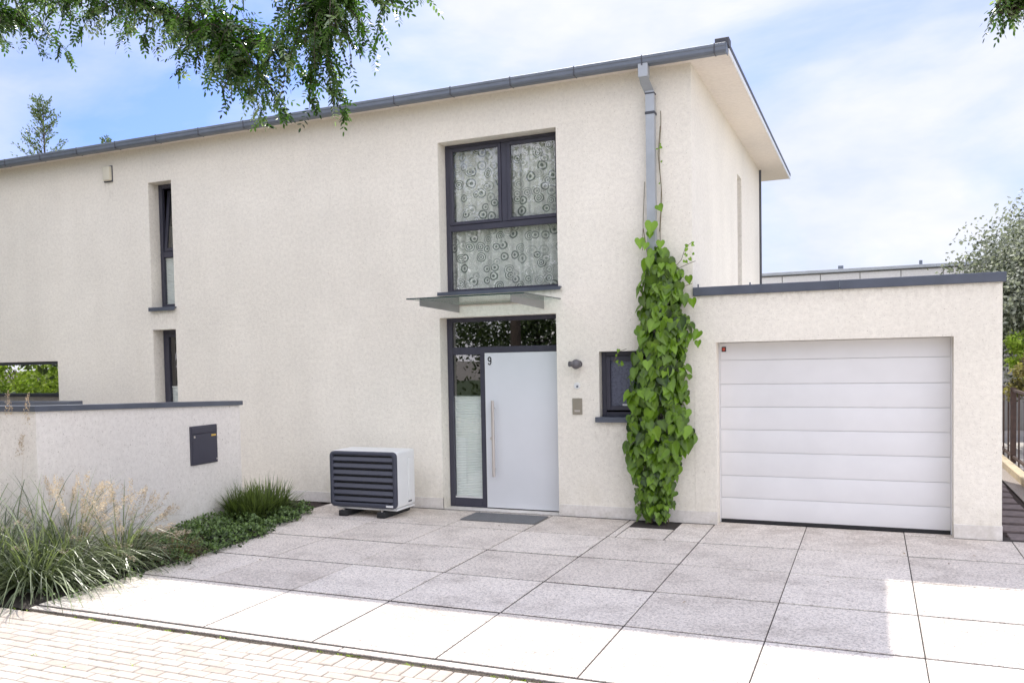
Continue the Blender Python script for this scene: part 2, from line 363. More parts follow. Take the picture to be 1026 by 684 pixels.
GX = lambda k: .218 + .977 * k
ROWS = [-5.44, -4.262, -3.215, -2.152, -1.08, -.02]
def slab_mesh():
    V, F, T = [], [], []
    def add(x0, x1, y0, y1):
        g = .004 if x1 > .3 else .0075
        x0 += g + U(-.001, .001); x1 -= g; y0 += g + .011; y1 -= g + U(.009, .013)
        t = U(0, 1); zt = U(-.0016, .0016); b = .0025; n = len(V)
        tx = U(-.001, .001); ty = U(-.001, .001)
        def z(x, y): return zt + tx * (x - x0) + ty * (y - y0)
        for (x, y, dz) in ((x0, y0, -.06), (x1, y0, -.06), (x1, y1, -.06), (x0, y1, -.06), (x0, y0, -b), (x1, y0, -b), (x1, y1, -b), (x0, y1, -b),
                           (x0+b, y0+b, 0), (x1-b, y0+b, 0), (x1-b, y1-b, 0), (x0+b, y1-b, 0)):
            V.append((x, y, z(x, y) + dz)); T.append(t)
        for i in range(4):
            j = (i + 1) % 4
            F.append((n+i, n+j, n+4+j, n+4+i)); F.append((n+4+i, n+4+j, n+8+j, n+8+i))
        F.append((n+8, n+9, n+10, n+11))
    ks = list(range(-5, 7))
    for ri in range(5):
        y0, y1 = ROWS[ri], ROWS[ri+1]
        for k in ks:
            x0, x1 = GX(k), GX(k+1)
            if x0 > 5.2: continue
            yb = y1
            if ri == 4:
                if k == -1:      # slab cut short for the climbing plant's pit
                    add(x0, x0 + .085, y0, y1); add(x0 + .085, x1 - .37 + .0, y0, -.46); add(x1 - .37, x1, y0, y1); continue
                if 2.9 > x0 >= .2: yb = .20 if x1 < 2.7 else -.004
                if k == 3: x1 = GX(4)
                if k >= 3: yb = .0
            if k == -5:
                if ri <= 2: x0 = -4.47
                elif ri == 3: x0 = -4.74
                else: x0 = -4.97
                if ri == 4: x1 = GX(-4)
            add(x0, x1, y0, yb)
            if ri == 4 and k == 2: add(x0, 2.64, .0, .2)
    # narrow edging strip along the street
    x = -4.45
    while x < 5.6:
        add(x, min(x + 3.0, 5.7), -5.555, -5.447); x += 3.0
    return V, F, T
V, F, T = slab_mesh()
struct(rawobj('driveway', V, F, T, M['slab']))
sheet('driveway_joint_bed', -5.0, 5.7, -5.56, .25, -.0065, M['joint_d'])
# threshold zone under the recessed garage door is paved by the slabs; door threshold strip
def paver_mesh():
    V, F, T = [], [], []
    z0 = -.010
    def add(cx, cy, w, h, ang=0):
        c, s = math.cos(ang), math.sin(ang); n = len(V); t = min(1, max(0, random.gauss(.5, .22))); dz = U(-.0025, .0025)
        g = .004; b = .005
        for (u, v, z) in [(-w/2+g, -h/2+g, -.03), (w/2-g, -h/2+g, -.03), (w/2-g, h/2-g, -.03), (-w/2+g, h/2-g, -.03)] + \
                         [(-w/2+g, -h/2+g, -b), (w/2-g, -h/2+g, -b), (w/2-g, h/2-g, -b), (-w/2+g, h/2-g, -b)] + \
                         [(-w/2+g+b, -h/2+g+b, 0), (w/2-g-b, -h/2+g+b, 0), (w/2-g-b, h/2-g-b, 0), (-w/2+g+b, h/2-g-b, 0)]:
            V.append((cx + u*c - v*s, cy + u*s + v*c, z0 + z + dz)); T.append(t)
        for i in range(4):
            j = (i + 1) % 4
            F.append((n+4+i, n+4+j, n+8+j, n+8+i)); F.append((n+i, n+j, n+4+j, n+4+i))
        F.append((n+8, n+9, n+10, n+11))
    # soldier course along the edging, then running bond
    x = -9.5
    while x < 6.5: add(x, -5.686, .1, .2); x += .1
    r = 0; y = -5.836
    while y > -9.6:
        x = -9.5 + (.1 if r % 2 else 0)
        while x < 6.5: add(x + U(-.002, .002), y, .2, .1); x += .2
        y -= .1; r += 1
    return V, F, T
V, F, T = paver_mesh()
struct(rawobj('street', V, F, T, M['paver']))
sheet('street_joint_bed', -40, 40, -16, -5.586, -.022, M['joint'])
sheet('street_edge_gap', -40, 40, -5.586, -5.556, -.045, M['joint_d'])
# planting soil on the left (slightly raised) and the small pit of the climber
def soil_patch(name, poly, z, step=.07, amp=.02):
    xs = [p[0] for p in poly]; ys = [p[1] for p in poly]
    def inside(x, y):
        c = False; n = len(poly)
        for i in range(n):
            (x1, y1), (x2, y2) = poly[i], poly[(i+1) % n]
            if (y1 > y) != (y2 > y) and x < (x2-x1)*(y-y1)/(y2-y1)+x1: c = not c
        return c
    V, F, idx = [], [], {}
    nx = int((max(xs)-min(xs))/step)+1; ny = int((max(ys)-min(ys))/step)+1
    for i in range(nx+1):
        for j in range(ny+1):
            x = min(xs)+i*step; y = min(ys)+j*step
            idx[i, j] = len(V); V.append((x, y, z + amp * (noise.noise(Vector((x*6, y*6, 3))) + .4*noise.noise(Vector((x*23, y*23, 1))))))
    for i in range(nx):
        for j in range(ny):
            if inside(min(xs)+(i+.5)*step, min(ys)+(j+.5)*step): F.append((idx[i, j], idx[i+1, j], idx[i+1, j+1], idx[i, j+1]))
    return struct(rawobj(name, V, F, None, M['soil'], smooth=True))
soil_patch('garden_soil', [(-16, -5.6), (-4.5, -5.5), (-4.5, -3.25), (-4.76, -3.2), (-4.78, -2.15), (-5.0, -2.1), (-5.0, -.02), (-5.5, -.02), (-5.5, -1.3), (-5.5, -4.49), (-16, -4.49)], -.012)
soil_patch('plant_pit_soil', [(-.70, -.48), (-.13, -.48), (-.13, -.01), (-.70, -.01)], -.01, .035, .012)

# ------------------------------------------------------------------ the house
EZ = 5.30
house = thing('house', 'two storey cream plastered house with dark window frames, grey gutter and flat overhanging roof', 'house', (-4, 3.4, 0))
def H(o): return o
house.location = (0, 0, 0)
D = .22
SC = 1.0064
sx = lambda x: 1.868 + (x - 1.868) * SC
sz = lambda z: 1.992 + (z - 1.992) * SC
OW = (-3.25, -1.655)
WW = (-3.225, -1.622)
ops = [(WW[0], WW[1], 2.825, 4.78), (OW[0], OW[1], 0.0, 2.512), (-8.145, -7.69, 2.84, 4.765), (-8.145, -7.69, .9, 2.518), (-1.123, -.42, 1.21, 2.026), (-13.2, -10.2, .85, 2.076)]
bm = bmesh.new()
wall_sheet(bm, 'y', 0.0, -16.5, 0.0, 0.0, EZ, ops, D + .06)
wall_sheet(bm, 'x', 0.0, 0.0, 6.94, 0.0, EZ, [(3.92, 4.42, 2.9, 4.72)], .25)
quad(bm, [(0, 6.94, 0), (-16.5, 6.94, 0), (-16.5, 6.94, EZ), (0, 6.94, EZ)])
quad(bm, [(-16.5, 6.94, 0), (-16.5, 0, 0), (-16.5, 0, EZ), (-16.5, 6.94, EZ)])
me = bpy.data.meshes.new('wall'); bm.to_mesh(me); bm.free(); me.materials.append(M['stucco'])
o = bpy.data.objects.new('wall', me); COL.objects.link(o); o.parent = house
# interior skin: rooms behind the windows
bm = bmesh.new()
for (a, b, e, f, d) in ((-4.6, -.3, 2.6, 5.2, 4.), (-9.3, -6.5, 2.6, 5.2, 4.), (-4.2, -.3, 0, 2.55, 5.), (-14, -6.5, 0, 2.55, 4.)):
    y0 = D + .07
    quad(bm, [(a, d, e), (b, d, e), (b, d, f), (a, d, f)]); quad(bm, [(a, y0, e), (a, d, e), (a, d, f), (a, y0, f)])
    quad(bm, [(b, y0, e), (b, d, e), (b, d, f), (b, y0, f)]); quad(bm, [(a, y0, e+.002), (b, y0, e+.002), (b, d, e+.002), (a, d, e+.002)])
    quad(bm, [(a, y0, f), (b, y0, f), (b, d, f), (a, d, f)])
obj('inner_wall', bm, M['interior'], house)
# plinth bands
B('plinth', M['plinth'], house, [((-8.9, -.006, 0), (OW[0] , .02, .146)), ((OW[1], -.006, 0), (.25, .02, .146)), ((-16.4, -.006, 0), (-8.9, .02, .146))], .003)
B('door_step', M['plinth'], house, [((OW[0] + .002, .02, -.02), (OW[1] - .002, .34, .006))])
# roof: soffit slab, low metal covering, verge
bm = bmesh.new(); box(bm, (-17.0, -.165, EZ), (.43, 8.16, EZ + .055), .004)
so = obj('soffit', bm, M['soffit'], house)
bm = bmesh.new()
x0, x1, y0, y1, z = -17.02, .445, -.19, 8.18, EZ + .057
vs = [bm.verts.new(p) for p in ((x0, y0, z), (x1, y0, z), (x1, y1, z), (x0, y1, z), (x0, y0, z+.035), (x1, y0, z+.035), (x1, y1, z+.035), (x0, y1, z+.035), (x0+3.8, 4, z+.25), (x1-3.8, 4, z+.25))]
for f in ((0,1,5,4), (1,2,6,5), (2,3,7,6), (3,0,4,7), (4,5,9,8), (5,6,9), (6,7,8,9), (7,4,8), (3,2,1,0)): bm.faces.new([vs[i] for i in f])
rf = obj('roof', bm, M['zinc_d'], house)
B('verge', M['zinc_d'], rf, [((.30, -.22, EZ + .06), (.452, -.05, EZ + .155)), ((.432, -.05, EZ+.045), (.450, 8.19, EZ + .105))], .006)
B('verge_trim', M['white'], rf, [((.4315, -.16, EZ - .012), (.447, 8.175, EZ + .044))], .003)
# gutter: box gutter with rounded lower lip, straps
bm = bmesh.new()
prof = [(-.17, 5.372), (-.17, 5.285), (-.19, 5.272), (-.262, 5.272), (-.285, 5.28), (-.296, 5.30), (-.297, 5.335), (-.303, 5.345), (-.303, 5.372), (-.290, 5.378), (-.284, 5.366), (-.284, 5.31), (-.26, 5.288), (-.19, 5.288), (-.182, 5.298), (-.182, 5.372)]
a = [bm.verts.new((-16.9, y, z)) for y, z in prof]; b = [bm.verts.new((.425, y, z)) for y, z in prof]
n = len(prof)
for i in range(n): bm.faces.new((a[i], a[(i+1) % n], b[(i+1) % n], b[i]))
quad(bm, [(.425, y, z) for y, z in prof[:9]]); 
gut = obj('gutter', bm, M['zinc'], house)
bm = bmesh.new()
x = .30
while x > -16.8:
    B('gutter_bracket', M['zinc_d'], gut, [((x, -.3055, 5.2695), (x + .012, -.172, 5.380))], .002); x -= .80
B('gutter_end', M['zinc'], gut, [((.426, -.298, 5.262), (.434, -.17, 5.37))])
# downpipe, square section with a swan neck
def sqpipe(bm, pts, w, d):
    rings = []
    for (x, y, z, tx) in pts:
        rings.append([bm.verts.new(p) for p in ((x-w/2, y-d/2, z-tx), (x+w/2, y-d/2, z-tx), (x+w/2, y+d/2, z+tx), (x-w/2, y+d/2, z+tx))])
    for a, b in zip(rings, rings[1:]):
        for k in range(4): bm.faces.new((a[k], a[(k+1) % 4], b[(k+1) % 4], b[k]))
    bm.faces.new(rings[0]); bm.faces.new(rings[-1])
bm = bmesh.new()
sqpipe(bm, [(-.485, -.235, 5.262, 0), (-.485, -.235, 5.12, -.035), (-.447, -.075, 4.985, -.035), (-.447, -.075, .02, 0)], .098, .09)
dp = obj('downpipe', bm, M['zinc_l'], house)
B('outlet_box', M['zinc_l'], dp, [((-.54, -.29, 5.14), (-.43, -.18, 5.30))], .004)
B('pipe_clip', M['zinc_d'], dp, [((-.503, -.127, 4.755), (-.391, -.001, 4.785)), ((-.503, -.127, 2.9), (-.391, -.001, 2.93)), ((-.503, -.127, 5.0), (-.391, -.02, 4.985))], .003, split=True)
B('rear_downpipe', M['zinc_d'], house, [((-.02, 6.945, 0), (.035, 7.0, EZ))])
# cable running down beside the pipe
bm = bmesh.new(); tube(bm, [(-.355 + .012*math.sin(z*7), -.012, z) for z in [2.9 + .1*i for i in range(20)]], .004, 5); obj('cable', bm, M['stem'], house)

# --- large upper window
yf, yb = D, D + .07
w = thing  # noqa
def bevbars(name, boxes, mat, parent, bev=.004): return B(name, mat, parent, boxes, bev)
x0, x1, z0, z1 = WW[0] + .002, WW[1] - .002, 2.845, 4.778
win = bevbars('window', frame_boxes(x0, x1, z0, z1, yf, yb, .045, wl=.06, wr=.035), M['anth'], house); win['label'] = 'large upstairs window over the front door'
tz = sz(3.69)
mx0, mx1 = sx(-2.405), sx(-2.325)
bevbars('frame', [((x0+.061, yf+.001, tz-.05), (x1-.036, yb, tz+.028))], M['anth'], win)
bevbars('mullion', [((mx0, yf+.002, tz+.029), (mx1, yb, z1-.046))], M['anth'], win)
for (a, b) in ((x0+.062, mx0-.002), (mx1+.002, x1-.037)):
    s = bevbars('casement', frame_boxes(a, b, tz+.030, z1-.047, yf-.012, yb-.01, .042), M['anth'], win)
    pane('pane', M['glass'], s, a+.038, b-.038, tz+.068, z1-.085, yf+.02)
pane('pane', M['glass'], win, x0+.055, x1-.03, z0+.04, tz-.045, yf+.03)
B('window_sill', M['cap'], win, [((x0-.03, -.045, 2.822), (x1+.045, D+.01, 2.842))], .002)
B('sill_lip', M['cap'], win, [((x0-.03, -.05, 2.798), (x1+.045, -.0455, 2.8425))], .001)
# curtain behind the glass
bm = bmesh.new(); nx = 220; rows = []
for z in (2.87, 4.9):
    row = []
    for i in range(nx + 1):
        u = i / nx; x = WW[0] - .1 + u * (WW[1] - WW[0] + .2)
        y = D + .115 + .016 * math.sin(u * 78 + 2*math.sin(u*9)) + .018 * math.sin(u * 23 + 1)
        row.append(bm.verts.new((x, y, z)))
    rows.append(row)
for i in range(nx): bm.faces.new((rows[0][i], rows[0][i+1], rows[1][i+1], rows[1][i]))
cu = obj('curtain', bm, M['curtain'], None, smooth=True)
tag(cu, 'pale green curtain printed with dark circles behind the large upstairs window', 'curtain')

# --- narrow windows
for (za, zb, low) in ((2.86, 4.763, False), (.9, 2.516, True)):
    x0, x1 = -8.143, -7.692
    wn = bevbars('window', frame_boxes(x0, x1, za, zb, yf, yb, .06), M['anth'], house)
    wn['label'] = 'narrow downstairs window behind the boundary wall' if low else 'narrow upstairs window with tilted sash'
    if not low:
        t = sz(3.69)
        bevbars('frame', [((x0+.061, yf+.001, t-.06), (x1-.061, yb, t+.03))], M['anth'], wn)
        # tilted upper sash, leaning into the room
        s = B('casement', M['anth'], wn, frame_boxes(x0+.065, x1-.065, 0, zb - t - .10, -.02, .03, .05), .004)
        s.location = (0, yf + .03, t + .035); s.rotation_euler = (math.radians(-7), 0, 0)
        pane('pane', M['glass_dim'], s, x0+.11, x1-.11, .05, zb-t-.15, 0).parent = s
        pane('pane', M['glass'], wn, x0+.055, x1-.055, za+.05, t-.055, yf+.03)
        blind(wn, x0+.062, x1-.062, za+.07, t-.09, yf+.05)
        blind(wn, x0+.07, x1-.07, t+.09, t+.42, yf+.16)
        B('window_sill', M['cap'], wn, [((x0-.03, -.05, 2.838), (x1+.03, D+.01, 2.858)), ((x0-.03, -.055, 2.80), (x1+.03, -.04, 2.8585))], .002)
    else:
        s = B('casement', M['anth'], wn, frame_boxes(x0+.062, x1-.062, za+.062, zb-.062, yf-.01, yb-.01, .05), .004)
        pane('pane', M['glass'], s, x0+.1, x1-.1, za+.1, zb-.1, yf+.02)
        blind(wn, x0+.115, x1-.115, za+.12, 1.62, yf+.04)
# slit window in the side wall
sw = B('window', M['anth'], house, [((-.22, 3.922, 2.9), (-.17, 3.97, 4.718)), ((-.22, 4.37, 2.9), (-.17, 4.418, 4.718)), ((-.22, 3.97, 4.67), (-.17, 4.37, 4.718))], .003)
sw['label'] = 'slit window in the right side wall'
bm = bmesh.new(); quad(bm, [(-.19, 3.96, 2.9), (-.19, 4.38, 2.9), (-.19, 4.38, 4.7), (-.19, 3.96, 4.7)]); obj('pane', bm, M['glass_dim'], sw)
# far left reflecting window
x0, x1, z0, z1 = -13.19, -10.202, .86, 2.074
lw = bevbars('window', frame_boxes(x0, x1, z0, z1, yf-.17, yb-.12, .028, wt=.05), M['anth'], house); lw['label'] = 'wide downstairs window at the far left mirroring greenery'
pane('pane', M['mirror'], lw, x0+.02, x1-.02, z0+.02, z1-.03, yf-.13)
# --- small window beside the vine
x0, x1, z0, z1 = -1.121, -.422, 1.235, 2.024
ws = bevbars('window', frame_boxes(x0, x1, z0, z1, .115, .175, .055), M['anth'], house); ws['label'] = 'small square window partly hidden by the vine'
s = bevbars('casement', frame_boxes(x0+.056, x1-.056, z0+.075, z1-.056, .10, .16, .055), M['anth'], ws)
pane('pane', M['frosted'], s, x0+.1, x1-.1, z0+.12, z1-.1, .13)
B('window_sill', M['cap'], ws, [((x0-.045, -.05, 1.212), (x1+.045, .12, 1.234)), ((x0-.045, -.055, 1.172), (x1+.045, -.04, 1.2345))], .002)
B('window_sticker', M['white'], ws, [((-.87, .12, 1.36), (-.79, .128, 1.385))])

# --- entrance: frame, transom, sidelight, door leaf
x0, x1 = OW[0] + .002, OW[1] - .002
ent = bevbars('door_frame', frame_boxes(x0, x1, .006, 2.510, yf, yb+.02, .055, wb=.012, wl=.07, wr=.02), M['anth'], house)
tz0, tz1 = sz(2.025), sz(2.125)
mu0, mu1 = sx(-2.752), sx(-2.655)
bevbars('frame', [((x0+.071, yf+.001, tz0), (x1-.021, yb+.02, tz1)), ((mu0, yf+.002, .0185), (mu1, yb+.02, tz0-.001)), ((x0+.071, yf+.002, .0185), (mu0-.001, yb+.02, .125))], M['anth'], ent)
pane('pane', M['glass_dim'], ent, x0+.06, x1-.02, tz1-.01, 2.465, yf+.03)
pane('pane', M['glass_dim'], ent, x0+.06, mu0+.01, 1.475, tz0+.01, yf+.03)
pane('pane', M['glass'], ent, x0+.06, mu0+.01, .10, 1.475, yf+.03)
B('frame_bead', M['white'], ent, [((x0+.072, yf+.012, .126), (mu0-.002, yf+.028, .146))])
blind(ent, x0+.072, mu0-.002, .165, 1.465, yf+.05)
leaf = B('front_door', M['door'], house, [((mu1-.012, yf-.035, .022), (x1-.012, yf+.02, tz0+.012))], .005, 2)
B('door_edge', M['white'], leaf, [((mu1-.016, yf-.030, .02), (mu1-.0125, yf+.02, tz0+.014)), ((mu1-.012, yf-.03, tz0+.0125), (x1-.012, yf+.02, tz0+.018))], split=True)
bm = bmesh.new(); hx = -2.575; hy = yf - .095
tube(bm, [(hx, hy, .435), (hx, hy, 1.425)], .021, 14)
for z in (.535, 1.325): tube(bm, [(hx, hy, z), (hx, yf-.03, z)], .009, 8)
hd = obj('handle', bm, M['steel'], leaf); shade_bevel(hd, 50)
bm = bmesh.new(); tube(bm, [(-2.615, yf-.05, .93), (-2.615, yf-.03, .93)], .022, 16); obj('lock', bm, M['steel'], leaf)
# house number
nx_, nz_, rx_, rz_ = sx(-2.600), sz(1.962), .0185, .026
def stroke(bm, P, w, y0, y1):
    Lp, Rp = [], []
    for k, (x, z) in enumerate(P):
        x2, z2 = P[min(k+1, len(P)-1)]; x1_, z1_ = P[max(k-1, 0)]
        d = Vector((x2-x1_, z2-z1_)).normalized(); Lp.append((x - d.y*w/2, z + d.x*w/2)); Rp.append((x + d.y*w/2, z - d.x*w/2))
    for k in range(len(P)-1):
        q = [Lp[k], Lp[k+1], Rp[k+1], Rp[k]]
        a = [bm.verts.new((x, y0, z)) for x, z in q]; b = [bm.verts.new((x, y1, z)) for x, z in q]
        bm.faces.new(a); bm.faces.new(b[::-1])
        for m_ in range(4): bm.faces.new((a[m_], a[(m_+1) % 4], b[(m_+1) % 4], b[m_]))
bm = bmesh.new(); loop = [(nx_ + rx_*math.cos(t*PI/12), nz_ + rz_*math.sin(t*PI/12)) for t in range(0, 25)]
tail = [(nx_ + rx_*math.cos(a), nz_ + rz_*math.sin(a)) for a in (.5, .25, 0)] + [(nx_ + rx_, nz_ - .03), (nx_ + rx_ - .002, nz_ - .052), (nx_ + rx_*.55, nz_ - .066), (nx_ - .002, nz_ - .070), (nx_ - rx_*.75, nz_ - .063), (nx_ - rx_, nz_ - .050)]
stroke(bm, loop, .0145, yf-.0385, yf-.0355); stroke(bm, tail, .0145, yf-.0388, yf-.0352)
bmesh.ops.remove_doubles(bm, verts=bm.verts, dist=.0004)
obj('house_number', bm, M['black'], leaf)

# --- glass canopy
cp = thing('glass_canopy', 'flat clear glass canopy on two steel brackets above the front door', 'canopy', (0, 0, 0))
cp.parent = house; del cp['category']; del cp['label']
bm = bmesh.new(); box(bm, (-3.04, -1.33, 2.680), (-1.59, -.012, 2.692)); obj('glass_sheet', bm, M['canopy_glass'], cp)
B('glass_edge', M['edge'], cp, [((-3.042, -1.333, 2.679), (-1.588, -1.3305, 2.693)), ((-1.5895, -1.33, 2.679), (-1.587, -.012, 2.693)), ((-3.043, -1.33, 2.679), (-3.0405, -.012, 2.693))], split=True)
B('wall_rail', M['taupe'], cp, [((-2.96, -.02, 2.664), (-1.82, 0.001, 2.679))])
for x in (-2.965, -1.815):
    bm = bmesh.new(); t = .006
    P = [(-1.13, 2.679), (-1.13, 2.61), (-.001, 2.572), (-.001, 2.679)]
    a = [bm.verts.new((x-t, y, z)) for y, z in P]; b = [bm.verts.new((x+t, y, z)) for y, z in P]
    bm.faces.new(a); bm.faces.new(b[::-1])
    for i in range(4): bm.faces.new((a[i], a[(i+1) % 4], b[(i+1) % 4], b[i]))
    obj('bracket', bm, M['frost'], cp)
cp.name = 'canopy'

# --- small fittings on the wall
bm = bmesh.new(); tube(bm, [(-1.375, -.0, 1.88), (-1.375, -.012, 1.88)], .045, 20); tube(bm, [(-1.375, -.012, 1.88), (-1.375, -.06, 1.88)], .03, 16)
pts = []
import itertools
bmesh.ops.create_icosphere(bm, subdivisions=3, radius=.06, matrix=Matrix.Translation((-1.385, -.085, 1.88)))
tube(bm, [(-1.385, -.085, 1.88), (-1.45, -.15, 1.885)], [.03, .034], 16)
wl = obj('wall_lamp', bm, M['grey_lamp'], house); shade_bevel(wl, 40)
bm = bmesh.new(); tube(bm, [(-1.4, 0.001, 1.615), (-1.4, -.014, 1.615)], [.043, .038], 24); db = obj('doorbell', bm, M['white'], house); shade_bevel(db)
bm = bmesh.new(); tube(bm, [(-1.395, -.0145, 1.607), (-1.395, -.018, 1.607)], .014, 16); obj('button', bm, M['zinc'], db)
pl = B('intercom_plate', M['taupe'], house, [((-1.462, -.012, 1.262), (-1.338, .001, 1.462))], .003)
B('plate_label', M['steel'], pl, [((-1.435, -.0145, 1.295), (-1.365, -.0125, 1.318))])
# alarm box under the eave
ab = B('alarm_box', M['cream'], house, [((-9.0, -.075, 4.87), (-8.86, .001, 5.09))], .015, 3)
B('backplate', M['ac_dark'], ab, [((-9.03, -.015, 4.855), (-8.85, .001, 5.105))], .004)

# ------------------------------------------------------------------ garage
gar = thing('garage', 'low cream plastered garage with grey coping and white sectional door', 'garage')
bm = bmesh.new()
G0, G1, GZ = .2495, 2.631, 2.10
for q in (((0.002, 0), (G0, 0), 0, 2.645), ((G1, 0), (3.06, 0), 0, 2.645), ((G0, 0), (G1, 0), GZ, 2.645)):
    (a, _), (b, _), e, f = q; quad(bm, [(a, 0, e), (b, 0, e), (b, 0, f), (a, 0, f)])
quad(bm, [(G0, 0, 0), (G0, .3, 0), (G0, .3, GZ), (G0, 0, GZ)]); quad(bm, [(G1, .3, 0), (G1, 0, 0), (G1, 0, GZ), (G1, .3, GZ)])
quad(bm, [(G0, 0, GZ), (G0, .3, GZ), (G1, .3, GZ), (G1, 0, GZ)])
quad(bm, [(3.06, 0, 0), (3.06, 6.5, 0), (3.06, 6.5, 2.645), (3.06, 0, 2.645)])
quad(bm, [(3.06, 6.5, 0), (.002, 6.5, 0), (.002, 6.5, 2.645), (3.06, 6.5, 2.645)])
quad(bm, [(.002, .25, 2.5), (2.8, .25, 2.5), (2.8, 6.4, 2.5), (.002, 6.4, 2.5)])
quad(bm, [(.002, .25, 2.5), (2.8, .25, 2.5), (2.8, .25, 2.645), (.002, .25, 2.645)]); quad(bm, [(2.8, .25, 2.5), (2.8, 6.4, 2.5), (2.8, 6.4, 2.645), (2.8, .25, 2.645)])
me = bpy.data.meshes.new('wall'); bm.to_mesh(me); bm.free(); me.materials.append(M['stucco']); o = bpy.data.objects.new('wall', me); COL.objects.link(o); o.parent = gar
B('coping', M['cap'], gar, [((.003, -.035, 2.638), (1.55, .28, 2.738)), ((1.553, -.035, 2.638), (3.09, .28, 2.738)), ((2.78, .281, 2.638), (3.09, 6.55, 2.738))], .006)
B('coping_clip', M['zinc'], gar, [((1.546, -.038, 2.66), (1.558, -.034, 2.74)), ((.05, .0, 2.739), (.065, .015, 2.775)), ((.62, .0, 2.739), (.635, .015, 2.765))], split=True)
B('plinth', M['plinth'], gar, [((G1 + .0, -.006, 0), (3.066, .02, .15)), ((3.04, .021, 0), (3.066, 6.4, .15))], .003)
yd = .20
gd = B('garage_door', M['panel'], gar, [((G0+.0145, yd+.009, .044), (G1-.0145, yd+.05, GZ-.003))])
zj = [.045, .305, .563, .834, 1.093, 1.354, 1.618, 1.892, 2.10]
zj = [max(.04, min(2.098, 1.992 + (z - 1.992) * (10.987 / 10.907))) for z in zj]
for a, b in zip(zj, zj[1:]):
    top = b - .004
    p = B('door_panel', M['panel'], gd, [((G0+.016, yd, a + .002), (G1-.016, yd+.0085, top))], .005, 2)
B('side_rail', M['panel'], gd, [((G0+.001, yd-.004, .0), (G0+.014, yd+.03, GZ-.001)), ((G1-.014, yd-.004, .0), (G1-.001, yd+.03, GZ-.001))], .002, split=True)
B('rubber_seal', M['rubber'], gd, [((G0+.002, yd-.002, .0), (G1-.002, yd+.03, .042))], .004)
em = B('door_emblem', M['black'], gd, [((G0+.035, yd-.006, 1.992), (G0+.085, yd-.0005, 2.05))], .003)
B('emblem_inlay', M['red'], em, [((G0+.045, yd-.008, 2.003), (G0+.075, yd-.0062, 2.038))])

# ------------------------------------------------------------------ boundary wall with letterbox
bw = thing('boundary_wall', 'low pale plastered boundary wall with slate coping at the left and a letterbox in it', 'wall')
WX = -5.506
def ht(y): return 1.553 + (y + 4.49) * (-.114 / 3.2)
bm = bmesh.new()
def prism(bm, poly, zb, zt):
    a = [bm.verts.new((x, y, zb)) for x, y in poly]; b = [bm.verts.new((x, y, zt(x, y) if callable(zt) else zt)) for x, y in poly]
    n = len(poly); bm.faces.new(a[::-1]); bm.faces.new(b)
    for i in range(n): bm.faces.new((a[i], a[(i+1) % n], b[(i+1) % n], b[i]))
poly = [(WX, -4.49), (WX, -1.32), (WX-.24, -1.32), (WX-.24, -4.25), (-14., -4.25), (-14., -4.49)]
prism(bm, poly, -.05, lambda x, y: ht(y) if x > WX - .3 else ht(-4.25))
obj('wall', bm, M['stucco_side'], bw)
def cap_strip(bm, x0, x1, y0, y1, za, zb, t=.05):
    # sloping coping between y0 and y1
    P = [(x0, y0, za), (x1, y0, za), (x1, y1, zb), (x0, y1, zb)]
    lo = [bm.verts.new((x, y, z)) for x, y, z in P]; hi = [bm.verts.new((x, y, z + t)) for x, y, z in P]
    bm.faces.new(lo[::-1]); bm.faces.new(hi)
    for i in range(4): bm.faces.new((lo[i], lo[(i+1) % 4], hi[(i+1) % 4], hi[i]))
bm = bmesh.new()
cap_strip(bm, WX-.27, WX+.03, -4.52, -1.29, ht(-4.52)+.002, ht(-1.29)+.002, .055)
cap_strip(bm, -14, WX-.271, -4.52, -4.22, ht(-4.5)+.001, ht(-4.22)+.001, .055)
obj('coping', bm, M['cap'], bw)
bm = bmesh.new(); prism(bm, [(WX, -4.497), (WX+.007, -4.497), (WX+.007, -1.313), (WX, -1.313)], -.05, lambda x, y: .135 + (y + 1.32) * .012)
obj('plinth', bm, M['plinth'], bw)
lb = B('letterbox', M['anth'], bw, [((WX-.02, -2.29, .765), (WX+.022, -1.805, 1.235))], .006)
B('letterbox_flap', M['anth'], lb, [((WX+.0225, -2.275, 1.145), (WX+.034, -1.82, 1.222))], .004)
B('letterbox_door', M['anth'], lb, [((WX+.0225, -2.275, .78), (WX+.030, -1.82, 1.135))], .004)
B('name_label', M['brass'], lb, [((WX+.031, -1.93, 1.095), (WX+.034, -1.845, 1.118))])
B('keyhole', M['steel'], lb, [((WX+.031, -2.25, 1.095), (WX+.035, -2.225, 1.12)), ((WX+.031, -1.85, .80), (WX+.035, -1.83, .82))], split=True)
bw2 = thing('garden_wall', 'far slate capped wall seen just above the coping of the boundary wall', 'wall')
bm = bmesh.new(); prism(bm, [(-14, -1.42), (-8.45, -1.42), (-8.45, -1.2), (-14, -1.2)], -.05, 1.43); obj('wall', bm, M['stucco_side'], bw2)
bm = bmesh.new(); box(bm, (-14, -1.45, 1.432), (-8.42, -1.17, 1.487), .004); obj('coping', bm, M['cap'], bw2)

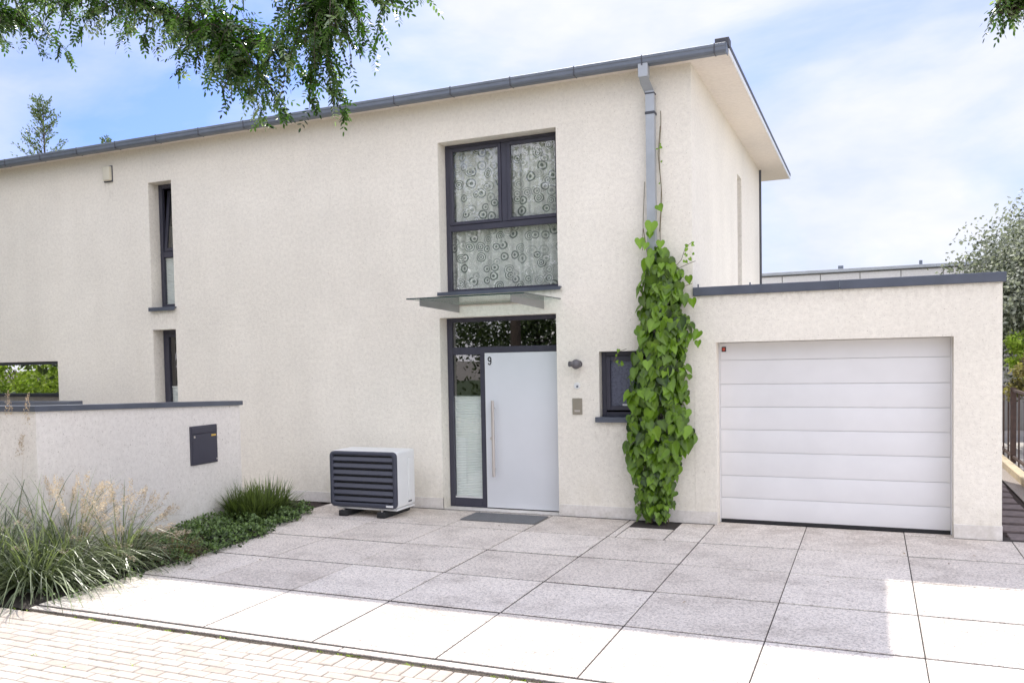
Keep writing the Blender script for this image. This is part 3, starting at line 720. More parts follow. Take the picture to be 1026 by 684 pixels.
# ------------------------------------------------------------------ heat pump
hp = thing('heat_pump', 'white outdoor heat pump unit with anthracite louvred front standing by the wall', 'heat pump', (-3.97, -.6, 0))
hp.location = (0, 0, 0)
hx0, hx1, hy0, hy1, hz0, hz1 = -4.445, -3.487, -.86, -.33, .115, .835
cas = B('casing', M['white'], hp, [((hx0, hy0+.03, hz0), (hx1, hy1, hz1))], .045, 5)
def rr(x0, x1, z0, z1, r, n=6):
    P = []
    for cx_, cz_, a0 in ((x1-r, z1-r, 0), (x0+r, z1-r, 90), (x0+r, z0+r, 180), (x1-r, z0+r, 270)):
        for i in range(n+1): a = math.radians(a0 + 90*i/n); P.append((cx_ + r*math.cos(a), cz_ + r*math.sin(a)))
    return P
bm = bmesh.new(); lv = []
for (ins, yy, r, w_) in ((0, hy0+.034, .062, 0), (0, hy0-.006, .062, 0), (.007, hy0-.013, .056, 0), (.040, hy0-.013, .035, .01), (.047, hy0-.007, .03, .01), (.047, hy0+.03, .03, .01)):
    lv.append([bm.verts.new((x, yy, z)) for x, z in rr(hx0-.004+ins, hx1+.002-ins, hz0+.004+ins+w_, hz1-.006-ins, r)])
for a, b in zip(lv, lv[1:]):
    for k in range(len(a)): bm.faces.new((a[k], a[(k+1) % len(a)], b[(k+1) % len(a)], b[k]))
fr = shade_bevel(obj('front_frame', bm, M['ac_dark'], hp), 50)
B('front_back', M['black'], hp, [((hx0+.04, hy0+.024, hz0+.04), (hx1-.04, hy0+.0295, hz1-.04))])
nl = 7; zz0, zz1 = hz0 + .07, hz1 - .055; ph = (zz1 - zz0) / nl
for i in range(nl):
    zb = zz0 + i * ph
    bm = bmesh.new()
    P = [(hy0+.018, zb), (hy0-.010, zb + .012), (hy0-.012, zb + .02), (hy0+.006, zb + ph*.74), (hy0+.016, zb + ph*.78)]
    a = [bm.verts.new((hx0+.045, y, z)) for y, z in P]; b = [bm.verts.new((hx1-.045, y, z)) for y, z in P]
    bm.faces.new(a); bm.faces.new(b[::-1])
    for k in range(5): bm.faces.new((a[k], a[(k+1) % 5], b[(k+1) % 5], b[k]))
    obj('louvre', bm, M['ac_dark'], hp)
B('maker_plate', M['white'], hp, [((hx1-.145, hy0-.016, hz0+.022), (hx1-.045, hy0-.0125, hz0+.046))], .001)
B('side_handle', M['white'], hp, [((hx1-.002, -.545, .19), (hx1+.010, -.445, .74))], .009, 3)
B('handle_recess', M['ac_dark'], hp, [((hx1-.001, -.54, .165), (hx1+.004, -.45, .182))])
B('base_rail', M['white'], hp, [((hx0+.07, hy0+.03, .088), (hx1-.01, hy1-.02, .114))], .004)
B('foot', M['rubber'], hp, [((hx0+.13, -.90, .0), (hx0+.25, -.20, .075))], .015, 2)
B('foot', M['rubber'], hp, [((hx1-.27, -.90, .0), (hx1-.15, -.20, .075))], .015, 2)
bm = bmesh.new(); tube(bm, [(hx0+.22, hy1-.01, .30), (hx0+.22, hy1+.12, .30), (hx0+.20, -.13, .33), (hx0+.20, .005, .33)], .028, 10); tube(bm, [(hx0+.30, hy1-.01, .26), (hx0+.30, -.14, .26), (hx0+.29, .005, .28)], .02, 10)
obj('insulated_pipe', bm, M['rubber'], hp)
B('foot_screw', M['steel'], hp, [((hx0+.18, -.87, .075), (hx0+.20, -.85, .10)), ((hx1-.22, -.87, .075), (hx1-.20, -.85, .10))], split=True)

# door mat
dm = B('doormat', M['mat'], None, [((-2.70, -.69, .002), (-1.735, -.18, .020))], .006, 2)
tag(dm, 'grey ribbed doormat lying in front of the pale front door', 'doormat')

# ------------------------------------------------------------------ right side: path, gravel, kerb, fence
sheet('side_path_bed', 3.07, 3.62, .003, 14, -.03, M['soil'])
bm = bmesh.new(); y = .12
while y < 12:
    box(bm, (3.10 + U(-.02, .06), y, -.03), (3.56 + U(-.04, .04), y + .36, U(-.002, .004)), .006); y += .52
M['darkslab'] = pbr('dark_path_slab', (.19, .155, .15), .85, bump=(120, .6, .006), vary=.35, scale=12)
struct(obj('side_path', bm, M['darkslab']))
sheet('gravel_strip', 3.62, 3.80, .0, 14, -.01, pbr('pale_gravel', (.42, .37, .33), .9, bump=(110, 1., .02), vary=.5, scale=90))
bm = bmesh.new(); box(bm, (3.80, .0, -.05), (3.93, 14, .10), .01); struct(obj('garden_kerb', bm, pbr('sandstone_kerb', (.60, .50, .34), .85, vary=.2, scale=9, bump=(60, .5, .005))))
sheet('neighbour_paving', 3.93, 12, -.02, 14, .02, pbr('pale_court', (.55, .52, .49), .9, vary=.15, scale=3, bump=(80, .4, .004)))
fe = thing('railing_fence', 'brown metal railing fence with slim bars at the right edge behind the garage', 'fence')
FX = 3.97
bm = bmesh.new(); box(bm, (FX-.02, 1.0, 1.235), (FX+.02, 12, 1.275)); box(bm, (FX-.018, 1.0, .14), (FX+.018, 12, .18)); obj('rail', bm, M['wood'], fe)
y = 1.2; k = 0
while y < 11.8:
    B('fence_post' if k % 3 == 0 else 'fence_bar', M['wood'], fe, [((FX-(.04 if k % 3 == 0 else .012), y, .05), (FX+(.04 if k % 3 == 0 else .012), y + (.08 if k % 3 == 0 else .024), 1.30 if k % 3 == 0 else 1.236))]); y += .62; k += 1
nw = B('neighbour_wall', M['block'], None, [((5.6, 3, 0), (5.8, 14, 1.15))]); tag(nw, 'low white wall behind the railing fence at the right', 'wall')

# rear building with white block cladding
rb = thing('rear_building', 'white block clad building with grey parapet rising behind the garage roof', 'building')
B('wall', pbr('grey_seam', (.42, .41, .40), .9), rb, [((-14, 14.05, 0), (9, 22, 3.90))])
bm = bmesh.new(); 
for r in range(7):
    z = 3.88 - (r+1)*.255; x = -2 + (.45 if r % 2 else 0)
    while x < 8.5:
        box(bm, (x+.009, 14, z+.009), (x+.9-.009, 14.048, z+.246), .004); x += .9
obj('cladding', bm, M['block'], rb)
B('coping', M['zinc_l'], rb, [((-14.1, 13.93, 3.902), (9.1, 22.1, 3.98))], .006)
B('roof_vent', M['zinc'], rb, [((1.1, 14.2, 3.98), (1.22, 14.3, 4.08)), ((2.9, 14.2, 3.98), (2.97, 14.27, 4.10))], split=True)

# ------------------------------------------------------------------ vegetation helpers
def frame_of(d):
    d = d.normalized(); u = Vector((0, 0, 1)) if abs(d.z) < .95 else Vector((1, 0, 0))
    s = d.cross(u).normalized(); return d, s, s.cross(d).normalized()
class Leaves:
    def __init__(s): s.V = []; s.F = []; s.T = []
    def diamond(s, p, d, n, l, w, t):      # simple folded leaf, base at p along d
        side = d.cross(n).normalized(); k = len(s.V)
        s.V += [tuple(p), tuple(p + d*l*.5 + side*w*.5 + n*w*.12), tuple(p + d*l), tuple(p + d*l*.5 - side*w*.5 + n*w*.12)]
        s.T += [t]*4; s.F.append((k, k+1, k+2)); s.F.append((k, k+2, k+3))
    def oval(s, p, d, n, l, w, t):
        side = d.cross(n).normalized(); k = len(s.V)
        for a, b in ((0, 0), (.3, .46), (.72, .42), (1, 0), (.72, -.42), (.3, -.46)):
            s.V.append(tuple(p + d*l*a + side*w*b + n*w*.2*abs(b)))
        s.T += [t]*6; s.F.append((k, k+1, k+2, k+3)); s.F.append((k, k+3, k+4, k+5))
    def blade(s, p, d0, length, w, droop, t, seg=6, tip_t=None):
        side = Vector((-d0.y, d0.x, 0))
        if side.length < 1e-4: side = Vector((1, 0, 0))
        side.normalize(); side = (side + Vector((U(-.5, .5), U(-.5, .5), 0))).normalized()
        q = Vector(p); d = Vector(d0); k = len(s.V); st = length/seg
        for i in range(seg+1):
            f = i/seg; ww = w*(1 - f**2.2)*.5 + .0004
            s.V += [tuple(q - side*ww), tuple(q + side*ww)]; tt = t if tip_t is None else t + (tip_t - t)*f
            s.T += [tt, tt]
            if i < seg: s.F.append((k+2*i, k+2*i+1, k+2*i+3, k+2*i+2))
            d = (d + Vector((0, 0, -droop/seg))).normalized(); q = q + d*st
        return q
    def obj(s, name, mat, parent=None, smooth=False): return rawobj(name, s.V, s.F, s.T, mat, parent, smooth)
def rvec(): 
    v = Vector((random.gauss(0, 1), random.gauss(0, 1), random.gauss(0, 1))); return v.normalized()

# ------------------------------------------------------------------ ornamental grasses
def grass_tuft(cx, cy, r, nb, h, label, group, col='grass_leaf', w=.015, droop=2.0, spread=1.15):
    t = thing('ornamental_grass', label, 'grass plant', (cx, cy, 0), group); Lf = Leaves()
    for i in range(nb):
        a = U(0, 2*PI); rr = r*math.sqrt(R()); p = Vector((rr*math.cos(a), rr*math.sin(a), 0))
        a2 = a + random.gauss(0, .6); lean = U(.1, spread)
        d = Vector((math.cos(a2)*lean, math.sin(a2)*lean, 1)).normalized()
        Lf.blade(p, d, h*U(.55, 1.15), w*U(.6, 1.2), droop*U(.6, 1.3), max(0, min(1, random.gauss(.32, .28))), 7, U(.05, 1.)**1.3)
    Lf.obj('blades', M[col], t)
    return t
gg = 'long green ornamental grasses in the front bed'
grass_tuft(-4.93, -5.02, .16, 380, 1.08, 'large arching green grass tuft at the street corner of the bed', gg)
grass_tuft(-5.38, -5.12, .18, 380, 1.15, 'green grass tuft at the left edge of the photo', gg)
grass_tuft(-5.10, -4.55, .15, 320, 1.08, 'green grass tuft just behind the corner one, before the wall end', gg)
grass_tuft(-5.95, -4.95, .18, 260, 1.15, 'half hidden grass tuft farthest left in front of the wall', gg)
grass_tuft(-4.80, -4.12, .12, 200, .85, 'shorter grass tuft below the pale seed plumes', gg, spread=1.1)
# pale plumes
def plumes(cx, cy, n, h, label, spread, tint=(.3, 1), name='plume_grass', lean=(0, 0), big=1., bowl=.10):
    t = thing(name, label, 'grass plant', (cx, cy, 0)); S = Leaves(); Lf = Leaves()
    for i in range(n):
        a = U(0, 2*PI); rr = bowl*R(); p = Vector((rr*math.cos(a), rr*math.sin(a), 0))
        d = Vector((math.cos(a)*U(0, spread)+lean[0], math.sin(a)*U(0, spread)+lean[1], 1)).normalized()
        q = S.blade(p, d, h*U(.75, 1.1), .004, U(.5, 1.5), U(.1, .7), 6)
        last = Vector(S.V[-2]) - Vector(S.V[-4]); last.normalize()
        ll = U(.14, .26)*big
        if name == 'seed_stalk': Lf = Leaves()
        for k in range(int(80*big)):
            f = R(); b = q - last*ll*.2 + last*ll*f; dd = (last + rvec()*U(.4, .9) + Vector((0, 0, -.25))).normalized()
            b = b + rvec()*.034*(1-f*.6)
            Lf.diamond(b, dd, rvec(), U(.014, .030), U(.005, .010), U(*tint))
        if name == 'seed_stalk': Lf.obj('seed_head', M['plume'], t)
    S.obj('stems', M['dry'], t)
    if name != 'seed_stalk': Lf.obj('seed_heads', M['plume'], t)
plumes(-5.25, -4.3, 52, .70, 'pale feathery seed plumes leaning over the grass in front of the boundary wall', .55, lean=(.16, .02))
plumes(-4.92, -4.02, 42, .56, 'second clump of beige plumes nearest the ground cover', .55, tint=(.1, .8))
plumes(-5.72, -4.75, 6, 1.22, 'tall thin brown seed stalks at the left edge of the photo', .10, tint=(.0, .45), name='seed_stalk', big=1.25, bowl=.15)
# brown dry tuft between grass and ground cover
t = thing('dry_grass', 'low brown dry grass mound between the green grass and the ground cover', 'grass plant', (-4.70, -3.62, 0)); Lf = Leaves()
for i in range(900):
    a = U(0, 2*PI); rr = .22*math.sqrt(R()); d = Vector((math.cos(a)*U(.2, 1.3), math.sin(a)*U(.2, 1.3), 1)).normalized()
    Lf.blade(Vector((rr*math.cos(a), rr*math.sin(a), 0)), d, U(.12, .32), .004, U(.4, 1.5), R(), 4)
Lf.obj('blades', M['dry'], t)
# ground cover (uncountable)
Lf = Leaves()
def bedx(y):   # right-hand edge of the planting bed
    if y < -2.9: return -4.34 + .09*noise.noise(Vector((y*3, 0, 0)))*2
    if y < -1.0: return -4.36 - (y+2.9)*.20 + .16*noise.noise(Vector((y*4, 3, 0)))
    return -4.75 - (y+1.0)*.2
cnt = 0
while cnt < 13000:
    y = U(-5.35, -.75); xr = bedx(y); x = U(-5.47 if y > -4.45 else -6.8, xr + .02)
    dens = .25 if y < -3.9 else 1.
    if R() > dens: continue
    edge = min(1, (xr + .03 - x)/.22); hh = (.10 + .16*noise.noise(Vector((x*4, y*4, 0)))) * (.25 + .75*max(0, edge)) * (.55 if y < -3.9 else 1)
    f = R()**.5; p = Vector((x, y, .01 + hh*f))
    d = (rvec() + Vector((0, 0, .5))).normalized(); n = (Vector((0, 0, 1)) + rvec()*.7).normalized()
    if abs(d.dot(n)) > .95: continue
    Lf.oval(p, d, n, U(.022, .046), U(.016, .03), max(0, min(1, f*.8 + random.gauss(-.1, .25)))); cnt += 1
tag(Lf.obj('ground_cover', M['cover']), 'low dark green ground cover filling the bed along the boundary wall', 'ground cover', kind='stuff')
# scattered red berries / leaves in it
# tussock by the end of the boundary wall
t = thing('sedge_clump', 'dark spiky sedge clump at the end of the boundary wall by the house', 'plant', (-5.20, -1.32, 0)); Lf = Leaves()
for i in range(1500):
    cx = U(-.38, .26); cy = U(-.62, .4)
    if (cx/.42)**2 + (cy/.62)**2 > 1: continue
    a = math.atan2(cy, cx) + random.gauss(0, .7); ln = U(.0, 1.5)
    d = Vector((math.cos(a)*ln, math.sin(a)*ln, 1)).normalized()
    Lf.blade(Vector((cx*.8, cy*.8, U(0, .12))), d, U(.2, .47)*(1.05 - .5*(cx/.5)**2), U(.012, .020), U(.1, .8), max(0, min(1, random.gauss(.25, .22))), 4, U(.3, 1))
Lf.obj('blades', M['sedge'], t)
# small weeds in the street joint
Lf = Leaves()
for i in range(70):
    if R() < .6: x, y = U(-5, 3), -5.565 + U(-.012, .01)
    else: x, y = -9.4 + .2*int(U(12, 60)), -5.82 - .1*int(U(0, 14)) + .05
    for k in range(int(U(4, 12))):
        Lf.oval(Vector((x+U(-.03, .03), y+U(-.012, .012), -.02)), (rvec()*.8 + Vector((0, 0, .9))).normalized(), rvec(), U(.01, .024), U(.005, .011), R())
tag(Lf.obj('weeds', M['bush_y']), 'tiny weeds growing in the joints of the street paving and along its edging', 'weeds', kind='stuff')
# fallen leaves
Lf = Leaves()
for (x, y) in [(2.5, -1.35), (2.15, -1.0), (-2.1, -.9), (1.9, -.6), (.8, -1.5), (-3.0, -1.2), (2.75, -.9), (-1.3, -2.9), (-3.7, -3.4), (.5, -3.5), (1.5, -2.4), (-4.1, -4.0), (-3.9, -1.7)]:
    a = U(0, 6.28); Lf.oval(Vector((x, y, .006)), Vector((math.cos(a), math.sin(a), .12)).normalized(), Vector((0, 0, 1)), U(.025, .045), U(.014, .022), R())
for k in range(150):
    y = U(-5.3, -.4); x = bedx(y) + abs(random.gauss(0, .10)) ; a = U(0, 6.28)
    Lf.oval(Vector((x, y, .005)), Vector((math.cos(a), math.sin(a), .1)).normalized(), Vector((0, 0, 1)), U(.008, .024), U(.005, .012), R())
for k in range(60):
    x = U(-3.5, 3.0); y = U(-5.4, -.3); a = U(0, 6.28)
    Lf.oval(Vector((x, y, .005)), Vector((math.cos(a), math.sin(a), .1)).normalized(), Vector((0, 0, 1)), U(.006, .016), U(.004, .009), R())
tag(Lf.obj('fallen_leaves', M['dry']), 'few dry brown leaves lying on the driveway slabs', 'fallen leaves', kind='stuff')

# ------------------------------------------------------------------ climbing plant on the downpipe
vn = thing('climbing_plant', 'heart leaved climbing plant growing up the downpipe between the small window and the garage door', 'climbing plant', (-.447, -.15, 0))
def heart(Lf, p, down, nrm, s, t):
    side = down.cross(nrm).normalized(); k = len(Lf.V)
    P = [(0, 0, 0), (-.16, .20, .03), (-.10, .42, .02), (.16, .52, -.01), (.48, .42, -.03), (.78, .20, -.07), (1.08, 0, -.14), (.78, -.20, -.07), (.48, -.42, -.03), (.16, -.52, -.01), (-.10, -.42, .02), (-.16, -.20, .03), (.35, 0, -.06), (.7, 0, -.09)]
    cup = U(.1, .9)
    for a, b, c in P: Lf.V.append(tuple(p + down*a*s + side*b*s + nrm*(c + cup*.22*abs(b) * 1)*s)); Lf.T.append(min(1, t + (.22 if b == 0 else 0)))
    for f in ((0, 1, 2, 12), (2, 3, 4, 12), (4, 5, 13, 12), (5, 6, 13), (6, 7, 13), (7, 8, 12, 13), (8, 9, 10, 12), (10, 11, 0, 12)): Lf.F.append(tuple(k+i for i in f))
Lf = Leaves()
PR = [(.0, -.62, -.30), (.04, -.66, -.26), (.3, -.68, -.22), (.7, -.70, -.12), (1.1, -.74, -.02), (1.45, -.75, -.03), (1.8, -.66, -.12), (2.2, -.62, -.02), (2.6, -.58, -.05), (2.85, -.54, -.12), (3.1, -.51, -.24), (3.4, -.48, -.34)]
def prof(z):
    for (a, l, r), (b, l2, r2) in zip(PR, PR[1:]):
        if a <= z <= b:
            f = (z-a)/(b-a); return l+(l2-l)*f, r+(r2-r)*f
    return -.5, -.4
cnt = 0
while cnt < 1500:
    z = U(.05, 3.25)
    if z > 2.7 and R() < (z - 2.6)*1.7: continue
    if z < .3 and R() < .45: continue
    l, r = prof(z); c = (l+r)/2 + .05*noise.noise(Vector((0, 5, z*2.1))); hw = (r-l)/2*(1 + .32*noise.noise(Vector((3, 0, z*2.6))))
    th = U(-1.45, 1.45); dep = (.10 + .26*min(1, hw/.34)) ; inn = U(.55, 1.0)
    x = c + hw*math.sin(th)*inn*1.06; y = -.05 - dep*math.cos(th)*inn
    if noise.noise(Vector((x*5, 7, z*3.4))) > .30 and inn > .75: continue
    nr = Vector((math.sin(th)*.75, -math.cos(th)*.9 - .25, .28)) + rvec()*.5; nr.normalize()
    dn = Vector((U(-.55, .55), -.22, -1)); dn = (dn - nr*dn.dot(nr)).normalized()
    s = U(.04, .105) if z < .6 else U(.05, .155)
    tint = max(0, min(1, random.gauss(.50, .24) * (.2 + .9*(inn-.5)*2)))  # inner leaves tinted darker: shade between the leaves painted into their colour
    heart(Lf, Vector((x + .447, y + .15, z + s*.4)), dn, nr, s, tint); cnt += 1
for (x, z, s) in ((-.57, 3.32, .12), (-.50, 3.27, .09), (-.43, 3.50, .15), (-.35, 3.69, .10), (-.42, 3.18, .11), (-.33, 3.28, .10), (-.47, 3.06, .16), (-.45, 3.39, .09), (-.37, 3.05, .13), (-.28, 3.0, .10), (.09, 2.23, .12), (.02, 2.6, .10), (-.02, 2.86, .09), (.08, 2.12, .08)):
    nr = (Vector((.1, -1, .3)) + rvec()*.35).normalized(); dn = Vector((U(-.5, .5), 0, -1)); dn = (dn - nr*dn.dot(nr)).normalized()
    heart(Lf, Vector((x+.447, -.17+.15, z)), dn, nr, s, U(.45, .85))
bm = bmesh.new()
for k in range(9):
    x0 = U(-.15, .15); ph0 = U(0, 6); pts = []
    hmax = U(1.5, 3.5)
    for i in range(30):
        z = hmax*i/29; pts.append((x0*(1+z*.2) + .05*math.sin(z*3.1+ph0), .03 - .04*math.cos(z*2.3+ph0), z))
    tube(bm, pts, [(.016 if k < 4 else .009)*(1-.7*i/29) for i in range(30)], 6)
for pts in ([(.09, .06, 3.4), (.11, .09, 3.9), (.075, .10, 4.3), (.10, .11, 4.62)], [(.25, .0, 2.95), (.35, -.02, 3.05), (.40, -.01, 3.2), (.47, 0, 3.24)], [(.3, 0, 2.95), (.42, 0, 3.0), (.5, .02, 3.03)], [(-.3, .0, 2.05), (-.38, -.05, 2.02), (-.45, -.02, 1.9)], [(.2, .1, 2.7), (.38, .05, 2.76), (.45, .08, 2.78)], [(-.12, .1, 3.2), (-.11, .12, 3.6), (-.09, .12, 4.0)]):
    tube(bm, pts, .0035, 5)
obj('stem', bm, M['stem'], vn)
for (x, y, z) in [(U(.07, .13), .07, U(3.9, 4.5)) for _ in range(5)] + [(U(.36, .50), -.02, U(3.0, 3.25)) for _ in range(12)] + [(U(-.42, -.33), -.04, U(1.85, 2.05)) for _ in range(6)]:
    nr = (Vector((0, -1, .2)) + rvec()*.5).normalized(); dn = rvec(); dn = (dn - nr*dn.dot(nr)).normalized(); heart(Lf, Vector((x, y, z)), dn, nr, U(.02, .045), U(.6, 1))
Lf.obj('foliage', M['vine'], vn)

# ------------------------------------------------------------------ trees
def limb(bm, pts, r0, r1, n=8):
    tube(bm, pts, [r0 + (r1-r0)*i/(len(pts)-1) for i in range(len(pts))], n)
def curve(a, b, sag, n=8, wig=.05):
    a = Vector(a); b = Vector(b); out = []; o1 = rvec()*wig; 
    for i in range(n+1):
        f = i/n; p = a.lerp(b, f); p += Vector((0, 0, 1))*sag*4*f*(1-f)*(1) + o1*math.sin(f*PI); out.append(p)
    return out
def compound(Lf, p, d, n, L_, npair, ls, t):     # pinnate leaf
    d = d.normalized(); q = Vector(p); dd = Vector(d)
    for i in range(npair):
        side = dd.cross(n).normalized()
        for sgn in (-1, 1):
            ld = (side*sgn + dd*.45 + Vector((0, 0, -.25)) + rvec()*.18).normalized()
            nn = (n + rvec()*.35).normalized()
            Lf.oval(q, ld, nn, ls*U(.85, 1.15), ls*.46, max(0, min(1, t + U(-.12, .12))))
        dd = (dd + Vector((0, 0, -.07)) + rvec()*.03).normalized(); q = q + dd*(L_/npair)
    Lf.oval(q, dd, n, ls, ls*.42, t)
def pinnate_tree(name, label, base, trunk_top, limbs, ends, leaf_step=.05, npair=6, ls=.037, LL=.135, crown_extra=None):
    t = thing(name, label, 'tree', base); b = Vector(base)
    bm = bmesh.new()
    limb(bm, [Vector((0, 0, -.1)), Vector((.05, .02, 1.5)), Vector(trunk_top)*.6 + Vector((0.02, 0, .3)), Vector(trunk_top)], .17, .10, 12)
    obj('trunk', bm, M['bark'], t, smooth=True)
    bm = bmesh.new(); Lf = Leaves(); nodes = []
    for pts in limbs:
        P = [Vector(p) - b for p in pts]; limb(bm, P, .05, .012, 7)
        for a, c in zip(P, P[1:]):
            for k in range(6): nodes.append(a.lerp(c, k/6))
        nodes.append(P[-1])
    for (e, w) in ends:
        e = Vector(e) - b
        cand = sorted(nodes, key=lambda q: (q - e).length + U(0, .35))[:3]; s = random.choice(cand)
        c = curve(s, e, .10, 9, .06); limb(bm, c, .006, .002, 4)
        tot = (e - s).length; n = max(4, int(tot/leaf_step))
        for i in range(n):
            f = .12 + .88*i/(n-1); k = min(len(c)-2, int(f*9)); p = c[k].lerp(c[k+1], f*9-k); dr = (c[k+1]-c[k]).normalized()
            for rep in range(2 if R() < w else 1):
                d = (dr*.6 + rvec()*.95 + Vector((0, 0, -.4))).normalized(); nn = (Vector((0, 0, 1)) + rvec()*.8).normalized()
                if abs(d.dot(nn)) > .9: continue
                compound(Lf, p, d, nn, LL*U(.6, 1.15), int(npair*U(.7, 1.2)), ls, max(0, min(1, random.gauss(.42, .30))))
    obj('branch', bm, M['bark'], t, smooth=True); Lf.obj('crown', M['locust'], t)
    return t
# left tree: hangs over the street in front of the facade; boundary of its drooping crown (x, lowest z) along y = -5.6
low = [(-5.2, 4.45), (-4.45, 4.50), (-3.95, 4.36), (-3.55, 4.42), (-3.2, 4.40), (-2.9, 4.30), (-2.6, 4.02), (-2.38, 3.92), (-2.25, 3.84), (-2.0, 3.66), (-1.9, 3.56), (-1.72, 3.60), (-1.5, 3.60), (-1.34, 3.60), (-1.2, 3.84), (-1.05, 4.02), (-.9, 4.16), (-.66, 4.18), (-.45, 4.32)]
def lowz(x):
    for (a, z), (b, z2) in zip(low, low[1:]):
        if a <= x <= b: return z + (z2-z)*(x-a)/(b-a)
    return 4.6
ends = []
for i in range(140):
    x = U(-5.0, -.9) if i % 9 else U(-1., -.5); y = -5.6 + U(-.35, .35); z = lowz(x) + .08 + abs(random.gauss(0, .38)); ends.append(((x, y, z), .35))
for (x, z) in low[1:-1]: ends.append(((x, -5.6 + U(-.08, .08), z + .06), .3))
for k in range(46): x = U(-2.9, -1.3); ends.append(((x, -5.6 + U(-.2, .2), lowz(x) + U(.08, .42)), .5))
for k in range(95):
    x = U(-4.7, -1.0); tz_ = 4.92 - .195*(x + 4.42); ends.append(((x, -5.6 + U(-.3, .3), U(lowz(x) + .1, max(lowz(x) + .2, tz_ + .15))), .3))
limbs = [[(-6.3, -10.4, 4.6), (-5.6, -8.4, 5.5), (-4.7, -6.6, 5.35), (-3.9, -5.7, 5.0), (-3.2, -5.5, 4.75), (-2.6, -5.55, 4.45), (-2.1, -5.6, 4.15)],
         [(-4.7, -6.6, 5.35), (-3.4, -6.0, 5.3), (-2.3, -5.7, 5.0), (-1.7, -5.6, 4.65), (-1.3, -5.6, 4.35)],
         [(-3.4, -6.0, 5.3), (-2.2, -5.6, 5.2), (-1.2, -5.5, 4.9), (-.75, -5.5, 4.6)], [(-5.6, -8.4, 5.5), (-5.6, -6.6, 5.2), (-5.0, -5.6, 4.95), (-4.4, -5.5, 4.75)]]
pinnate_tree('locust_tree', 'feathery leaved tree whose drooping branches hang into the upper left corner', (-6.4, -10.6, -.05), (.1, .2, 4.7), limbs, ends)
# right tree: only one spray comes into the upper right corner
ends = []
for i in range(46):
    f = R()*.8; ends.append(((2.33 + f*.45, -6.0 + U(-.10, .10), 3.42 + f*.10 + U(-.02, .09)), .3))
for i in range(34): ends.append(((U(2.75, 4.6), U(-7.2, -5.6), U(3.75, 5.2)), .3))
limbs = [[(4.6, -7.6, 3.6), (4.1, -7.0, 4.4), (3.4, -6.3, 4.1), (2.95, -6.05, 3.75), (2.6, -6.0, 3.56), (2.42, -6.0, 3.45)], [(4.6, -7.6, 3.6), (4.3, -7.4, 4.7), (3.9, -7.0, 5.2)]]
pinnate_tree('locust_tree', 'tree off to the right whose single small spray dips into the upper right corner', (4.7, -7.8, -.05), (-.1, .2, 3.7), limbs, ends, npair=4, ls=.026, LL=.08, leaf_step=.03)

def crown_tree(name, label, base, h, rx, rz, nclump, nleaf, mat, ls, trunk_r=.12, zc=None, group=None, ry=None, cat='tree', sigma=.33):
    t = thing(name, label, cat, base, group); zc = zc if zc is not None else h - rz; ry = ry or rx
    bm = bmesh.new(); limb(bm, [Vector((0, 0, -.1)), Vector((.03*h*.1, 0, zc*.5)), Vector((0, .02, zc)), Vector((U(-.1, .1), 0, zc + rz*.6))], trunk_r, trunk_r*.3, 8)
    Lf = Leaves(); cl = []
    for i in range(nclump):
        v = rvec(); f = R()**.4; c = Vector((v.x*rx*f, v.y*ry*f, zc + v.z*rz*f)); 
        c += Vector((noise.noise(c*1.3), noise.noise(c*1.7 + Vector((5, 0, 0))), 0))*.25*rx
        cl.append(c); s = Vector((0, 0, max(.1*zc, min(zc, c.z - .4*abs(c.x)))))
        if i % 3 == 0: limb(bm, curve(s, c, .05*rx, 4, .05*rx), trunk_r*.3, .008, 5)
    obj('trunk', bm, M['bark'], t, smooth=True)
    per = nleaf // nclump; cr = (rx+rz)*.5*sigma
    for c in cl:
        shade = U(-.2, .2); 
        for k in range(per):
            o_ = Vector((random.gauss(0, .5), random.gauss(0, .5), random.gauss(0, .42)))*cr
            if o_.length > 1.25*cr: o_ *= .6
            p = c + o_
            d = (rvec() + Vector((0, 0, -.2))).normalized(); n = rvec()
            if abs(d.dot(n)) > .9: continue
            Lf.diamond(p, d, n, ls*U(.7, 1.3), ls*.55, max(0, min(1, random.gauss(.45, .25) + shade + .25*o_.z/cr)))
    Lf.obj('crown', M[mat], t); return t
# behind the garage, right
crown_tree('willow_tree', 'silvery grey leaved tree rising behind the garage at the right', (5.50, 10.0, 0), 5.0, 2.25, 1.70, 260, 110000, 'tree_grey', .085, .14, zc=2.95)
crown_tree('garden_bush', 'bright lime green bush just right of the garage corner', (4.42, 8.3, 0), 2.6, .38, .5, 18, 4200, 'bush_y', .075, .03, zc=1.95, cat='bush')
crown_tree('rose_bush', 'russet and green bush hanging over the railing fence', (4.18, 6.9, 0), 1.9, .34, .42, 16, 3400, 'bush_r', .06, .03, zc=1.50, cat='bush')
# behind the house, upper left
def conifer(name, label, base, h, r, n, group=None, bare=.0):
    t = thing(name, label, 'tree', base, group); bm = bmesh.new(); limb(bm, [Vector((0, 0, 0)), Vector((0, 0, h*.5)), Vector((.05, 0, h))], .16, .01, 7)
    Lf = Leaves()
    for i in range(n):
        f = R()**.7; z = h*(.35 + .65*f); a = U(0, 2*PI); L_ = r*(1.08 - f)*U(.6, 1.1) + .12
        s = Vector((0, 0, z)); e = s + Vector((math.cos(a)*L_, math.sin(a)*L_, L_*U(.5, 1.2)))
        c = curve(s, e, -.04, 5, .03); limb(bm, c, .012, .003, 4)
        for k in range(26):
            f2 = U(.25, 1.05); p = s.lerp(e, f2) + rvec()*.06
            Lf.diamond(p, (rvec()*.7 + (e-s).normalized()).normalized(), rvec(), U(.07, .14), .05, U(.15, 1))
    obj('trunk', bm, M['bark'], t, smooth=True); Lf.obj('crown', M['tree_a'], t)
